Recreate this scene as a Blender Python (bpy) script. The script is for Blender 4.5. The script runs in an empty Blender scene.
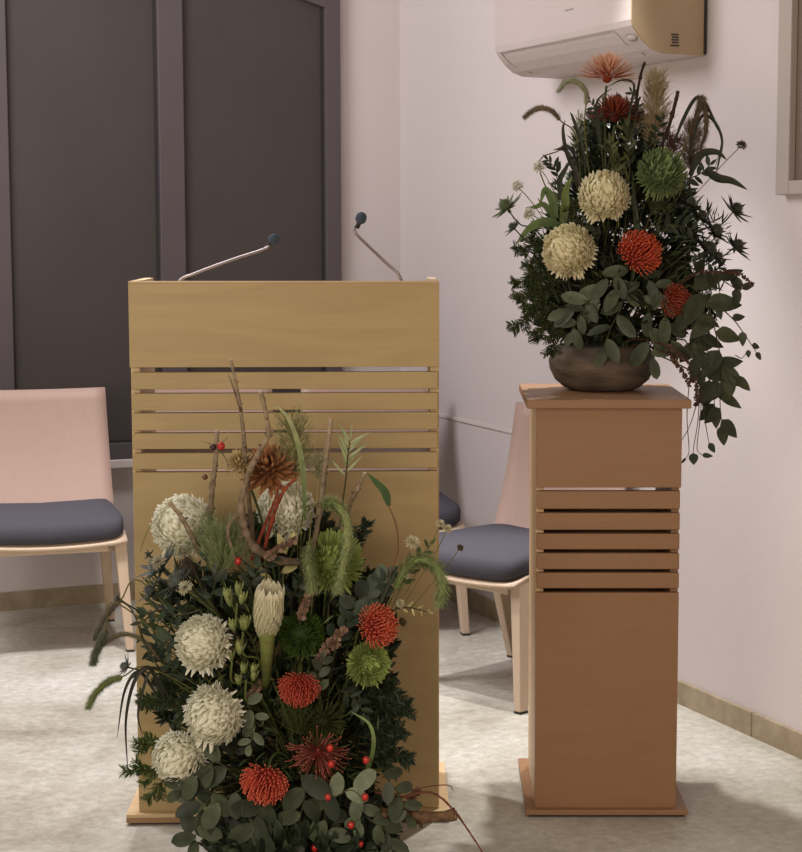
import bpy, math, random
from math import sin, cos, pi, atan, tan, radians as R
from mathutils import Vector as V, Matrix
S = bpy.context.scene
COL = S.collection
random.seed(7)

# ------------------------------------------------------------------ camera
CH, FPX, CX, CY = 1.35, 1824.0, 443.0, 426.0
PITCH = atan(198 / 1824)
cam = bpy.data.objects.new('camera', bpy.data.cameras.new('camera'))
COL.objects.link(cam)
cam.location = (0, 0, CH)
cam.rotation_euler = (pi / 2 - PITCH, 0, 0)
cam.data.sensor_width = 36
cam.data.sensor_fit = 'AUTO'
cam.data.lens = FPX * 36 / 852
cam.data.shift_x = -(CX - 401) / 852
cam.data.clip_end = 100
S.camera = cam

def ray(px, py):
    a = (px - CX) / FPX; b = -(py - CY) / FPX
    return V((a, cos(PITCH) + b * sin(PITCH), -sin(PITCH) + b * cos(PITCH)))
def P(px, py, Y):
    d = ray(px, py); return V((0, 0, CH)) + d * (Y / d.y)
def PXM(Y): return Y * 1.02 / FPX          # metres per pixel around depth Y

# ------------------------------------------------------------------ materials
def lin(c):
    if isinstance(c, str):
        c = [int(c[i:i + 2], 16) / 255 for i in (0, 2, 4)]
    return tuple((x / 12.92 if x <= .04045 else ((x + .055) / 1.055) ** 2.4) for x in c[:3]) + (1,)
def mat(name):
    m = bpy.data.materials.new(name); m.use_nodes = True
    nt = m.node_tree; b = nt.nodes['Principled BSDF']
    return m, nt, b
def N(nt, t, **k):
    n = nt.nodes.new(t)
    for a, v in k.items(): setattr(n, a, v)
    return n
def simple(name, col, rough=.5, metal=0, noise=0, nscale=20, bump=0, bscale=60, spec=.5, stretch=(1, 1, 1)):
    m, nt, b = mat(name)
    b.inputs['Roughness'].default_value = rough; b.inputs['Metallic'].default_value = metal
    b.inputs['Specular IOR Level'].default_value = spec
    tc = N(nt, 'ShaderNodeTexCoord'); mp = N(nt, 'ShaderNodeMapping'); mp.inputs['Scale'].default_value = stretch
    nt.links.new(tc.outputs['Object'], mp.inputs['Vector'])
    nz = N(nt, 'ShaderNodeTexNoise'); nz.inputs['Scale'].default_value = nscale; nz.inputs['Detail'].default_value = 5
    nt.links.new(mp.outputs[0], nz.inputs['Vector'])
    cr = N(nt, 'ShaderNodeValToRGB'); c = lin(col)
    cr.color_ramp.elements[0].position = .3; cr.color_ramp.elements[1].position = .7
    cr.color_ramp.elements[0].color = tuple(x * (1 - noise) for x in c[:3]) + (1,)
    cr.color_ramp.elements[1].color = tuple(min(1, x * (1 + noise)) for x in c[:3]) + (1,)
    nt.links.new(nz.outputs['Fac'], cr.inputs[0]); nt.links.new(cr.outputs[0], b.inputs['Base Color'])
    if bump:
        n2 = N(nt, 'ShaderNodeTexNoise'); n2.inputs['Scale'].default_value = bscale; n2.inputs['Detail'].default_value = 4
        nt.links.new(mp.outputs[0], n2.inputs['Vector'])
        bp = N(nt, 'ShaderNodeBump'); bp.inputs['Strength'].default_value = bump; bp.inputs['Distance'].default_value = .01
        nt.links.new(n2.outputs['Fac'], bp.inputs['Height']); nt.links.new(bp.outputs[0], b.inputs['Normal'])
    return m
def wood(name, c1, c2, rough=.45, axis='X', amt=1.0):
    m, nt, b = mat(name); b.inputs['Roughness'].default_value = rough; b.inputs['Specular IOR Level'].default_value = .3
    tc = N(nt, 'ShaderNodeTexCoord'); mp = N(nt, 'ShaderNodeMapping')
    mp.inputs['Scale'].default_value = {'X': (.9, 6, 6), 'Z': (6, 6, .9)}[axis]
    nt.links.new(tc.outputs['Object'], mp.inputs['Vector'])
    n1 = N(nt, 'ShaderNodeTexNoise'); n1.inputs['Scale'].default_value = 1.6; n1.inputs['Detail'].default_value = 3; n1.inputs['Distortion'].default_value = .6
    nt.links.new(mp.outputs[0], n1.inputs['Vector'])
    mu = N(nt, 'ShaderNodeMath', operation='MULTIPLY'); mu.inputs[1].default_value = 26
    nt.links.new(n1.outputs['Fac'], mu.inputs[0])
    sn = N(nt, 'ShaderNodeMath', operation='SINE'); nt.links.new(mu.outputs[0], sn.inputs[0])
    mr = N(nt, 'ShaderNodeMapRange'); mr.inputs[1].default_value = -1; mr.inputs[2].default_value = 1
    mr.inputs[3].default_value = .5 - .22 * amt; mr.inputs[4].default_value = .5 + .22 * amt
    nt.links.new(sn.outputs[0], mr.inputs[0])
    mp2 = N(nt, 'ShaderNodeMapping'); mp2.inputs['Scale'].default_value = {'X': (4, 90, 120), 'Z': (90, 90, 4)}[axis]
    nt.links.new(tc.outputs['Object'], mp2.inputs['Vector'])
    n2 = N(nt, 'ShaderNodeTexNoise'); n2.inputs['Scale'].default_value = 1.5; n2.inputs['Detail'].default_value = 4
    nt.links.new(mp2.outputs[0], n2.inputs['Vector'])
    ad = N(nt, 'ShaderNodeMix'); ad.inputs[0].default_value = .5
    nt.links.new(mr.outputs[0], ad.inputs[2]); nt.links.new(n2.outputs['Fac'], ad.inputs[3])
    cr = N(nt, 'ShaderNodeValToRGB'); cr.color_ramp.elements[0].color = lin(c1); cr.color_ramp.elements[1].color = lin(c2)
    cr.color_ramp.elements[0].position = .25; cr.color_ramp.elements[1].position = .75
    nt.links.new(ad.outputs[0], cr.inputs[0]); nt.links.new(cr.outputs[0], b.inputs['Base Color'])
    return m
def plant(name, rough=.55, transl=.25, noise=.25, nscale=60, spec=.3, bump=0):
    m, nt, b = mat(name); b.inputs['Roughness'].default_value = rough; b.inputs['Specular IOR Level'].default_value = spec
    at = N(nt, 'ShaderNodeAttribute'); at.attribute_name = 'Col'
    tc = N(nt, 'ShaderNodeTexCoord'); nz = N(nt, 'ShaderNodeTexNoise'); nz.inputs['Scale'].default_value = nscale; nz.inputs['Detail'].default_value = 3
    nt.links.new(tc.outputs['Object'], nz.inputs['Vector'])
    mr = N(nt, 'ShaderNodeMapRange'); mr.inputs[1].default_value = .25; mr.inputs[2].default_value = .75
    mr.inputs[3].default_value = 1 - noise; mr.inputs[4].default_value = 1 + noise
    nt.links.new(nz.outputs['Fac'], mr.inputs[0])
    vm = N(nt, 'ShaderNodeVectorMath', operation='SCALE')
    nt.links.new(at.outputs['Color'], vm.inputs[0]); nt.links.new(mr.outputs[0], vm.inputs['Scale'])
    if name == 'leaf':
        v2 = N(nt, 'ShaderNodeVectorMath', operation='MULTIPLY'); v2.inputs[1].default_value = (1.12, 1.04, .78)
        nt.links.new(vm.outputs[0], v2.inputs[0]); vm = v2
    nt.links.new(vm.outputs[0], b.inputs['Base Color'])
    if bump:
        bp = N(nt, 'ShaderNodeBump'); bp.inputs['Strength'].default_value = bump; bp.inputs['Distance'].default_value = .004
        nt.links.new(nz.outputs['Fac'], bp.inputs['Height']); nt.links.new(bp.outputs[0], b.inputs['Normal'])
    if transl:
        tr = N(nt, 'ShaderNodeBsdfTranslucent'); nt.links.new(vm.outputs[0], tr.inputs['Color'])
        mx = N(nt, 'ShaderNodeMixShader'); mx.inputs[0].default_value = transl
        out = nt.nodes['Material Output']
        nt.links.new(b.outputs[0], mx.inputs[1]); nt.links.new(tr.outputs[0], mx.inputs[2]); nt.links.new(mx.outputs[0], out.inputs['Surface'])
    return m

M = {}
M['petal'] = plant('petal', .7, .38, .05)
M['leaf'] = plant('leaf', .5, .18, .3, 45)
M['bark'] = plant('bark', .85, 0, .45, 70, .1, .6)
M['fuzz'] = plant('fuzz', .8, .3, .15)
M['berry'] = plant('berry', .25, 0, .15, 40, .5)
M['lectern'] = wood('lectern_wood', '9f875e', 'ad956a')
M['pedestal'] = wood('pedestal_wood', '876448', '916e50', amt=.35)
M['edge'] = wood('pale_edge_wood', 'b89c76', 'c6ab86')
M['inner'] = wood('inner_wood', '8a6a4a', '96765a', amt=.3)
M['chair'] = wood('chair_wood', 'a98e83', 'b0968a', axis='Z', amt=.3)
M['chairleg'] = wood('chair_leg_wood', 'b8a18a', 'c4ae98', axis='Z', amt=.3)
M['cushion'] = simple('cushion_fabric', '46444b', .9, 0, .12, 300, .25, 500, .2)
M['frame'] = simple('dark_frame', '50474a', .6, 0, .04, 6)
M['panel'] = simple('dark_panel', '3e3735', .65, 0, .07, 3, .1, 300)
M['groove'] = simple('groove', '2a2526', .8)  # dark colour for the painted shade beside the shutter panels
M['trimgrey'] = simple('grey_trim', 'a89d96', .6)
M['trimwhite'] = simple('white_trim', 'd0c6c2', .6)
M['acwhite'] = simple('ac_white', 'baaeaa', .45, 0, .02, 4)
M['acend'] = simple('ac_end_plastic', 'a38d70', .5, 0, .03, 4)
M['grey'] = simple('grey_mark', '8d8580', .6)
M['dark'] = simple('dark_mark', '2a2624', .6)
M['metal'] = simple('microphone_metal', '8f8788', .3, .8)
M['foam'] = simple('microphone_foam', '3b4654', .95, 0, .3, 400, .5, 500)
M['bowl'] = simple('bowl_stone', '55493f', .7, 0, .55, 11, .4, 40, .2, (1, 1, 3))
M['pot'] = simple('pot_stone', '45443f', .8, 0, .25, 12, .3, 50, .2)
M['soil'] = simple('floral_foam', '1d2118', .95, 0, .3, 60, .5, 80)
M['rubber'] = simple('rubber', '2b2826', .8)
M['glass'] = simple('brown_pane', '6e5f55', .25)

def wall_mat():
    m, nt, b = mat('wall_plaster'); b.inputs['Roughness'].default_value = .85; b.inputs['Specular IOR Level'].default_value = .15
    tc = N(nt, 'ShaderNodeTexCoord'); nz = N(nt, 'ShaderNodeTexNoise'); nz.inputs['Scale'].default_value = 1.3; nz.inputs['Detail'].default_value = 3
    nt.links.new(tc.outputs['Object'], nz.inputs['Vector'])
    cr = N(nt, 'ShaderNodeValToRGB'); cr.color_ramp.elements[0].color = lin('c4bab9'); cr.color_ramp.elements[1].color = lin('cdc4c4')
    nt.links.new(nz.outputs['Fac'], cr.inputs[0]); nt.links.new(cr.outputs[0], b.inputs['Base Color'])
    n2 = N(nt, 'ShaderNodeTexNoise'); n2.inputs['Scale'].default_value = 120; nt.links.new(tc.outputs['Object'], n2.inputs['Vector'])
    bp = N(nt, 'ShaderNodeBump'); bp.inputs['Strength'].default_value = .05; bp.inputs['Distance'].default_value = .01
    nt.links.new(n2.outputs['Fac'], bp.inputs['Height']); nt.links.new(bp.outputs[0], b.inputs['Normal'])
    return m
M['wall'] = wall_mat()
def floor_mat():
    m, nt, b = mat('floor_stone'); b.inputs['Roughness'].default_value = .38; b.inputs['Specular IOR Level'].default_value = .35
    tc = N(nt, 'ShaderNodeTexCoord')
    nz = N(nt, 'ShaderNodeTexNoise'); nz.inputs['Scale'].default_value = 2.2; nz.inputs['Detail'].default_value = 8; nz.inputs['Roughness'].default_value = .65; nz.inputs['Distortion'].default_value = .5
    nt.links.new(tc.outputs['Object'], nz.inputs['Vector'])
    cr = N(nt, 'ShaderNodeValToRGB'); e = cr.color_ramp.elements
    e[0].position = .3; e[0].color = lin('928b7d'); e[1].position = .72; e[1].color = lin('cbc8c0')
    x = e.new(.5); x.color = lin('b4afa3')
    nt.links.new(nz.outputs['Fac'], cr.inputs[0])
    vo = N(nt, 'ShaderNodeTexNoise'); vo.inputs['Scale'].default_value = 38; vo.inputs['Detail'].default_value = 6; vo.inputs['Roughness'].default_value = .7
    nt.links.new(tc.outputs['Object'], vo.inputs['Vector'])
    mr = N(nt, 'ShaderNodeMapRange'); mr.inputs[1].default_value = .35; mr.inputs[2].default_value = .65; mr.inputs[3].default_value = .76; mr.inputs[4].default_value = 1.1
    nt.links.new(vo.outputs['Fac'], mr.inputs[0])
    vm = N(nt, 'ShaderNodeVectorMath', operation='SCALE'); nt.links.new(cr.outputs[0], vm.inputs[0]); nt.links.new(mr.outputs[0], vm.inputs['Scale'])
    nt.links.new(vm.outputs[0], b.inputs['Base Color'])
    r2 = N(nt, 'ShaderNodeMapRange'); r2.inputs[3].default_value = .3; r2.inputs[4].default_value = .5
    nt.links.new(nz.outputs['Fac'], r2.inputs[0]); nt.links.new(r2.outputs[0], b.inputs['Roughness'])
    return m
M['floor'] = floor_mat()
def stone_mat():
    m, nt, b = mat('baseboard_stone'); b.inputs['Roughness'].default_value = .5
    tc = N(nt, 'ShaderNodeTexCoord')
    nz = N(nt, 'ShaderNodeTexNoise'); nz.inputs['Scale'].default_value = 14; nz.inputs['Detail'].default_value = 7; nz.inputs['Roughness'].default_value = .7
    nt.links.new(tc.outputs['Object'], nz.inputs['Vector'])
    cr = N(nt, 'ShaderNodeValToRGB'); cr.color_ramp.elements[0].color = lin('86765f'); cr.color_ramp.elements[1].color = lin('ab9b82')
    cr.color_ramp.elements[0].position = .3; cr.color_ramp.elements[1].position = .7
    nt.links.new(nz.outputs['Fac'], cr.inputs[0])
    br = N(nt, 'ShaderNodeTexBrick'); br.offset = 0; br.inputs['Scale'].default_value = 1; br.inputs['Brick Width'].default_value = .6; br.inputs['Row Height'].default_value = 5
    br.inputs['Mortar Size'].default_value = .004; br.inputs['Color1'].default_value = (1, 1, 1, 1); br.inputs['Color2'].default_value = (.9, .9, .9, 1); br.inputs['Mortar'].default_value = (.45, .45, .45, 1)
    mp = N(nt, 'ShaderNodeMapping'); mp.inputs['Location'].default_value = (-.05, 2.5, 0)
    nt.links.new(tc.outputs['Object'], mp.inputs[0])
    nt.links.new(mp.outputs[0], br.inputs['Vector'])
    mx = N(nt, 'ShaderNodeMix', data_type='RGBA', blend_type='MULTIPLY'); mx.inputs[0].default_value = 1
    nt.links.new(cr.outputs[0], mx.inputs[6]); nt.links.new(br.outputs['Color'], mx.inputs[7]); nt.links.new(mx.outputs[2], b.inputs['Base Color'])
    return m
M['stone'] = stone_mat()

# ------------------------------------------------------------------ mesh builder
class MB:
    def __init__(s): s.v = []; s.f = []; s.c = []
    def vert(s, p, c=(1, 1, 1, 1)): s.v.append(tuple(p)); s.c.append(c); return len(s.v) - 1
    def build(s, name, m, parent=None, smooth=True, loc=None, bevel=0, mats=None):
        me = bpy.data.meshes.new(name); me.from_pydata(s.v, [], s.f); me.update()
        a = me.color_attributes.new('Col', 'FLOAT_COLOR', 'POINT')
        a.data.foreach_set('color', [x for c in s.c for x in c])
        me.materials.append(m)
        if smooth: me.polygons.foreach_set('use_smooth', [True] * len(me.polygons))
        o = bpy.data.objects.new(name, me); COL.objects.link(o)
        if parent is not None: o.parent = parent
        if loc is not None: o.location = loc
        if bevel:
            b = o.modifiers.new('b', 'BEVEL'); b.width = bevel; b.segments = 2; b.limit_method = 'ANGLE'
        return o
    def box(s, x0, x1, y0, y1, z0, z1, T=None):
        i = len(s.v)
        for z in (z0, z1):
            for y in (y0, y1):
                for x in (x0, x1):
                    p = V((x, y, z)); p = T @ p if T else p; s.vert(p)
        s.f += [(i, i + 2, i + 3, i + 1), (i + 4, i + 5, i + 7, i + 6), (i, i + 1, i + 5, i + 4), (i + 2, i + 6, i + 7, i + 3), (i, i + 4, i + 6, i + 2), (i + 1, i + 3, i + 7, i + 5)]
    def tube(s, pts, r, sides=6, c=(1, 1, 1, 1), c2=None, squash=1, cap=True):
        pts = [V(p) for p in pts]; n = len(pts)
        if not isinstance(r, (list, tuple)): r = [r] * n
        if len(r) == 2 and n > 2: r = [r[0] + (r[1] - r[0]) * i / (n - 1) for i in range(n)]
        up = None; i0 = len(s.v)
        for i in range(n):
            d = (pts[min(i + 1, n - 1)] - pts[max(i - 1, 0)])
            if d.length < 1e-9: d = V((0, 0, 1))
            d.normalize()
            if up is None: up = d.orthogonal().normalized()
            up = (up - d * up.dot(d))
            up = up.normalized() if up.length > 1e-6 else d.orthogonal().normalized()
            b = d.cross(up); cc = c if c2 is None else mix(c, c2, i / (n - 1))
            for k in range(sides):
                t = 2 * pi * k / sides
                s.vert(pts[i] + (up * cos(t) + b * sin(t) * squash) * r[i], cc)
        for i in range(n - 1):
            for k in range(sides):
                a = i0 + i * sides + k; b2 = i0 + i * sides + (k + 1) % sides
                s.f.append((a, b2, b2 + sides, a + sides))
        if cap:
            s.f.append(tuple(i0 + k for k in range(sides))[::-1]); s.f.append(tuple(i0 + (n - 1) * sides + k for k in range(sides)))
    def ball(s, p, r, c=(1, 1, 1, 1), seg=8, rings=5, sc=(1, 1, 1)):
        p = V(p); i0 = len(s.v)
        for i in range(rings + 1):
            th = pi * i / rings
            for k in range(seg):
                ph = 2 * pi * k / seg
                s.vert(p + V((sin(th) * cos(ph) * sc[0], sin(th) * sin(ph) * sc[1], cos(th) * sc[2])) * r, c)
        for i in range(rings):
            for k in range(seg):
                a = i0 + i * seg + k; b = i0 + i * seg + (k + 1) % seg
                s.f.append((a, a + seg, b + seg, b))
    def lathe(s, prof, seg=40, c=(1, 1, 1, 1)):
        i0 = len(s.v)
        for (r, z) in prof:
            for k in range(seg):
                t = 2 * pi * k / seg; s.vert((r * cos(t), r * sin(t), z), c)
        for i in range(len(prof) - 1):
            for k in range(seg):
                a = i0 + i * seg + k; b = i0 + i * seg + (k + 1) % seg
                s.f.append((a, b, b + seg, a + seg))
    def leaf(s, base, d, n, L, W, c, c2=None, bend=0., segs=5, shape='lance', cup=.15, twist=0):
        """blade with a midrib, growing from base along d, upper side facing n"""
        d = V(d).normalized(); n = V(n); n = n - d * n.dot(d)
        n = n.normalized() if n.length > 1e-5 else d.orthogonal().normalized()
        sd = d.cross(n); p = V(base); i0 = len(s.v); c2 = c2 or c
        for i in range(segs + 1):
            t = i / segs
            if shape == 'lance': w = sin(pi * min(1, t ** .8 * .97 + .02)) ** .9
            elif shape == 'round': w = max(.03, (1 - (2 * t - 1) ** 2)) ** .55 if t < .97 else .06
            elif shape == 'ovate': w = (sin(pi * t ** .65)) ** .8 if 0 < t < 1 else .03
            elif shape == 'blade': w = (1 - t) ** .5 * min(1, t * 6 + .3)
            elif shape == 'petal': w = .35 + .65 * sin(pi * min(t * .8 + .08, 1)) if t < .99 else .35
            else: w = 1
            w = max(w, .03) * W / 2; cc = mix(c, c2, t)
            s.vert(p - sd * w + n * cup * w * 2, cc); s.vert(p, tuple(x * .85 for x in cc[:3]) + (1,)); s.vert(p + sd * w + n * cup * w * 2, cc)
            q = Matrix.Rotation(-bend / segs, 3, sd); d = q @ d; n = q @ n
            if twist:
                q = Matrix.Rotation(twist / segs, 3, d); n = q @ n; sd = q @ sd
            p = p + d * (L / segs)
        for i in range(segs):
            a = i0 + i * 3; s.f += [(a, a + 1, a + 4, a + 3), (a + 1, a + 2, a + 5, a + 4)]

def mix(a, b, t): return tuple(a[i] + (b[i] - a[i]) * t for i in range(3)) + (1,)
def H(h, v=0.0):
    c = lin(h); k = 1 + random.uniform(-v, v); return (c[0] * k, c[1] * k, c[2] * k, 1)
def rnd(a, b): return random.uniform(a, b)
def rv(k=1.0): return V((rnd(-1, 1), rnd(-1, 1), rnd(-1, 1))) * k
def spline(pts, n=6):
    pts = [V(p) for p in pts]
    if len(pts) < 3: return [pts[0].lerp(pts[-1], i / n) for i in range(n + 1)]
    out = []; q = [pts[0] * 2 - pts[1]] + pts + [pts[-1] * 2 - pts[-2]]
    for i in range(1, len(q) - 2):
        for k in range(n):
            t = k / n; a, b, c, d = q[i - 1:i + 3]
            out.append(.5 * ((2 * b) + (-a + c) * t + (2 * a - 5 * b + 4 * c - d) * t * t + (-a + 3 * b - 3 * c + d) * t ** 3))
    out.append(pts[-1]); return out
def tag(o, label, cat, group=None, kind=None):
    o['label'] = label; o['category'] = cat
    if group: o['group'] = group
    if kind: o['kind'] = kind
    return o
def empty(name, loc, rz=0, label=None, cat=None, group=None):
    o = bpy.data.objects.new(name, None); COL.objects.link(o); o.location = loc; o.rotation_euler = (0, 0, rz); o.empty_display_size = .05
    if label: tag(o, label, cat, group, 'thing')
    return o
def struct(o): o['kind'] = 'structure'; return o
def boxo(name, m, b, parent=None, bevel=.0015, loc=None):
    q = MB(); q.box(*b); return q.build(name, m, parent, False, loc, bevel)

# ------------------------------------------------------------------ room
RY = math.atan2(.4067, .9135)                       # back wall direction
CORNER = V((-.163, 6.992, 0))
U = V((cos(RY), sin(RY), 0)); W = V((sin(RY), -cos(RY), 0))   # U along the back wall, W along the right wall towards the camera
def room_obj(o): o.location = CORNER; o.rotation_euler = (0, 0, RY); return o   # local x along back wall, local -y along right wall
o = struct(MB.build((lambda q: (q.box(-6, 5, -9, .6, -.05, 0), q)[1])(MB()), 'floor', M['floor'], None, False)); room_obj(o)
o = struct(boxo('wall_back', M['wall'], (-6, .1, 0, .12, 0, 3.4), bevel=0)); room_obj(o)
o = struct(boxo('wall_right', M['wall'], (0, .12, -9, 0, 0, 3.4), bevel=0)); room_obj(o)
o = struct(boxo('baseboard_back', M['stone'], (-6, -.012, -.012, 0, 0, .066), bevel=.001)); room_obj(o)
q = MB(); q.box(0, 9, -.033, .033, -.012, 0)          # local frame so that the joints run along the wall
o = struct(q.build('baseboard_right', M['stone'], None, False, None, .001))
o.matrix_world = Matrix.Translation(CORNER + V((0, 0, .033))) @ Matrix(((W.x, 0, U.x, 0), (W.y, 0, U.y, 0), (0, 1, 0, 0), (0, 0, 0, 1)))

def hit_wall(px, py, which, off=0):
    d = ray(px, py)
    nrm = W if which == 'back' else -U               # room-facing normals
    c = CORNER + nrm * off
    t = (c - V((0, 0, CH))).dot(nrm) / d.dot(nrm)
    p = V((0, 0, CH)) + d * t; l = p - CORNER
    return l.dot(U), -l.dot(W), p.z                  # local x, local y, z
# dark shuttered window on the back wall
x_r, _, _ = hit_wall(341, 200, 'back', .04); x_ri = hit_wall(326, 200, 'back', .04)[0]
x_m1 = hit_wall(185, 200, 'back', .04)[0]; x_m0 = hit_wall(160, 200, 'back', .04)[0]
x_l1 = hit_wall(10, 200, 'back', .04)[0]; x_l0 = x_l1 - .25
zb = hit_wall(125, 459, 'back', .04)[2]; zbi = hit_wall(125, 443, 'back', .04)[2]
zt = hit_wall(325, 8, 'back', .04)[2]
win = room_obj(empty('window_1', (0, 0, 0))); win['kind'] = 'structure'
ZT = 2.5
q = MB()
for a, b in ((x_l0, x_l1), (x_m0, x_m1), (x_ri, x_r)): q.box(a, b, -.045, 0, zb, ZT)
for a, b in ((x_l1, x_m0), (x_m1, x_ri)): q.box(a, b, -.045, 0, zb, zbi)
# sloping head piece over the right shutter
i = len(q.v)
for (x, z) in ((x_m1, zt + .17), (x_ri, zt), (x_ri, ZT), (x_m1, ZT)): q.vert((x, -.045, z))
for (x, z) in ((x_m1, zt + .17), (x_ri, zt), (x_ri, ZT), (x_m1, ZT)): q.vert((x, 0, z))
q.f += [(i, i + 1, i + 2, i + 3), (i + 7, i + 6, i + 5, i + 4), (i, i + 4, i + 5, i + 1), (i + 2, i + 6, i + 7, i + 3)]
q.build('window_frame', M['frame'], win, False, bevel=.003)
for a, b in ((x_l1, x_m0), (x_m1, x_ri)):
    boxo('shutter_panel', M['panel'], (a, b, -.02, 0, zbi, ZT), win, 0)
    e = MB(); e.box(b - .012, b, -.024, -.02, zbi, ZT); e.box(a, b, -.024, -.02, zbi, zbi + .01); e.build('shadow_gap', M['groove'], win, False)  # dark strips painting the shade along the right and bottom panel edges
boxo('window_sill', M['trimwhite'], (x_l0, x_r, -.06, 0, zb - .03, zb), win, .003)
# picture-window at the right edge
win2 = room_obj(empty('window_2', (0, 0, 0))); win2['kind'] = 'structure'
ya = hit_wall(775, 190, 'right', .03)[1]; yb = hit_wall(788, 190, 'right', .03)[1]
z0 = hit_wall(775, 195, 'right', .03)[2]; z1 = z0 + .035
q = MB(); q.box(-.03, 0, yb, ya, z0, 2.5); q.box(-.03, 0, ya - 1.2, yb, z0, z1); q.box(-.03, 0, ya - 1.25, ya - 1.2, z0, 2.5)
q.build('window_frame', M['trimgrey'], win2, False, bevel=.003)
boxo('window_pane', M['glass'], (-.012, 0, ya - 1.2, yb, z1, 2.5), win2, 0)
# thin pale strip standing in for a beam's light edge on the right wall
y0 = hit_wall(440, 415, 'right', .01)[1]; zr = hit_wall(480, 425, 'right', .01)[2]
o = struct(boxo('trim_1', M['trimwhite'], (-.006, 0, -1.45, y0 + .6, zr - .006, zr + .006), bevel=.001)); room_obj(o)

# air conditioner
AL, AD = .84, .23
yR = hit_wall(707, 30, 'right', 0)[1]; zA = hit_wall(707, 56, 'right', 0)[2]
ac = room_obj(empty('air_conditioner', (0, 0, 0))); ac.location = CORNER - U * .004 - W * yR + V((0, 0, zA)); tag(ac, 'white wall-mounted air conditioner with a beige end above the pedestal flowers', 'air conditioner')
prof = [(0, 0), (-.135, .002), (-.17, .013), (-.198, .036), (-.216, .056), (-.227, .072), (-.23, .088), (-.23, .29), (-.21, .305), (0, .305)]
def extr(prof, ya, yb, name, m):
    q = MB(); n = len(prof)
    for y in (ya, yb):
        for (x, z) in prof: q.vert((x, y, z))
    for k in range(n): q.f.append((k, (k + 1) % n, (k + 1) % n + n, k + n))
    q.f.append(tuple(range(n))[::-1]); q.f.append(tuple(range(n, 2 * n)))
    return q.build(name, m, ac, False, bevel=.002)
extr(prof, .006, AL, 'body', M['acwhite'])
extr([(x * 1.004, z) for x, z in prof], 0, .006, 'end_panel', M['acend'])
q = MB(); q.tube([(-.145, .07, .002), (-.198, .09, .034), (-.2285, .1, .068), (-.2285, .80, .068), (-.198, .79, .034), (-.150, .74, .004)], .0012, 4)
q.build('flap_outline', M['grey'], ac)
q = MB()
q.ball((0, 0, 0), 1, seg=16, rings=6, sc=(.004, .03, .014)); lg = q.build('oval_badge', M['grey'], ac, loc=(-.207, .04, .045)); lg.rotation_euler = (0, -.75, 0)
q = MB(); q.ball((0, 0, 0), 1, seg=16, rings=6, sc=(.004, .025, .010)); q2 = q.build('badge_face', M['acwhite'], lg, loc=(-.0012, 0, 0))
q = MB()
for k, (a, w) in enumerate(((0, .012), (.016, .01), (.029, .006), (.038, .011))): q.box(-.2312, -.23, .33 + a, .33 + a + w, .148, .152)
q.build('brand_mark', M['grey'], ac, False)
q = MB()
for k in range(4): q.box(-.105 - .003 * (k % 2), -.085, -.0015, 0, .03 + k * .007, .034 + k * .007)
q.box(-.11, -.083, -.0015, 0, .022, .026)
q.build('rating_mark', M['dark'], ac, False)
boxo('wall_bracket', M['dark'], (-.006, 0, -.004, .01, .005, .3), ac, 0)

# ------------------------------------------------------------------ lectern
LY = R(2.0)
lec = empty('lectern', (-.352, 4.052, 0), LY, 'wide pale wooden lectern with slatted front and two gooseneck microphones', 'lectern')
hw = .344; dp = .29; HT = 1.229
zs = dict()
boxo('front_panel', M['lectern'], (-hw, hw, 0, .02, 1.042, HT), lec, .001)
for a, b in ((.993, 1.031), (.946, .984), (.901, .940), (.859, .895), (.814, .850)):
    boxo('slat', M['lectern'], (-hw + .003, hw - .003, 0, .02, a, b), lec, .0015)
boxo('lower_panel', M['lectern'], (-hw + .003, hw - .003, 0, .02, .026, .807), lec, .001)
boxo('top_edge', M['edge'], (-hw, hw, -.0004, .0204, HT, HT + .004), lec, .001)
for s in (-1, 1):
    x0, x1 = (-hw, -hw + .02) if s < 0 else (hw - .02, hw)
    boxo('side_panel', M['edge'], (x0, x1, .0205, dp, .026, HT + .004), lec, .001)
boxo('desk_top', M['edge'], (-hw + .02, hw - .02, .0205, dp - .02, 1.135, 1.155), lec)
boxo('shelf', M['inner'], (-hw + .02, hw - .02, .0205, dp - .02, .826, .846), lec)
boxo('base_plate', M['edge'], (-hw - .024, hw + .024, -.018, .37, .018, .026), lec, .001)
boxo('base_plate', M['inner'], (-hw - .024, hw + .024, -.0178, .37, .006, .018), lec, 0)
boxo('plinth_foot', M['dark'], (-hw - .014, hw + .014, -.010, .36, 0, .006), lec, 0)

# ------------------------------------------------------------------ pedestal
ped = empty('pedestal', (.376, 4.095, 0), 0, 'narrow wooden pedestal with slatted upper front carrying the flower bowl', 'pedestal')
pw = .164; pd = .33
boxo('front_panel', M['pedestal'], (-pw, pw, 0, .018, .765, .948), ped, .001)
for a, b in ((.716, .757), (.668, .707), (.623, .659), (.577, .614), (.533, .569)):
    boxo('slat', M['pedestal'], (-pw + .001, pw - .002, 0, .018, a, b), ped, .002)
boxo('lower_panel', M['pedestal'], (-pw, pw - .002, 0, .018, .018, .523), ped, .001)
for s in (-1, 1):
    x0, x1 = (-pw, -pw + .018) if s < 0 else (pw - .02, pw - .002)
    boxo('side_panel', M['edge'] if s < 0 else M['pedestal'], (x0, x1, .0185, pd, .018, .948), ped, .001)  # left side paler: light falling on it is put into the wood colour
boxo('back_panel', M['pedestal'], (-pw + .018, pw - .02, pd - .018, pd, .018, .708), ped, .001)
boxo('back_panel', M['pedestal'], (-pw + .018, pw - .02, pd - .018, pd, .735, .948), ped, .001)
boxo('base_plate', M['pedestal'], (-pw - .022, pw + .024, -.018, .398, .006, .018), ped, .002)
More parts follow.
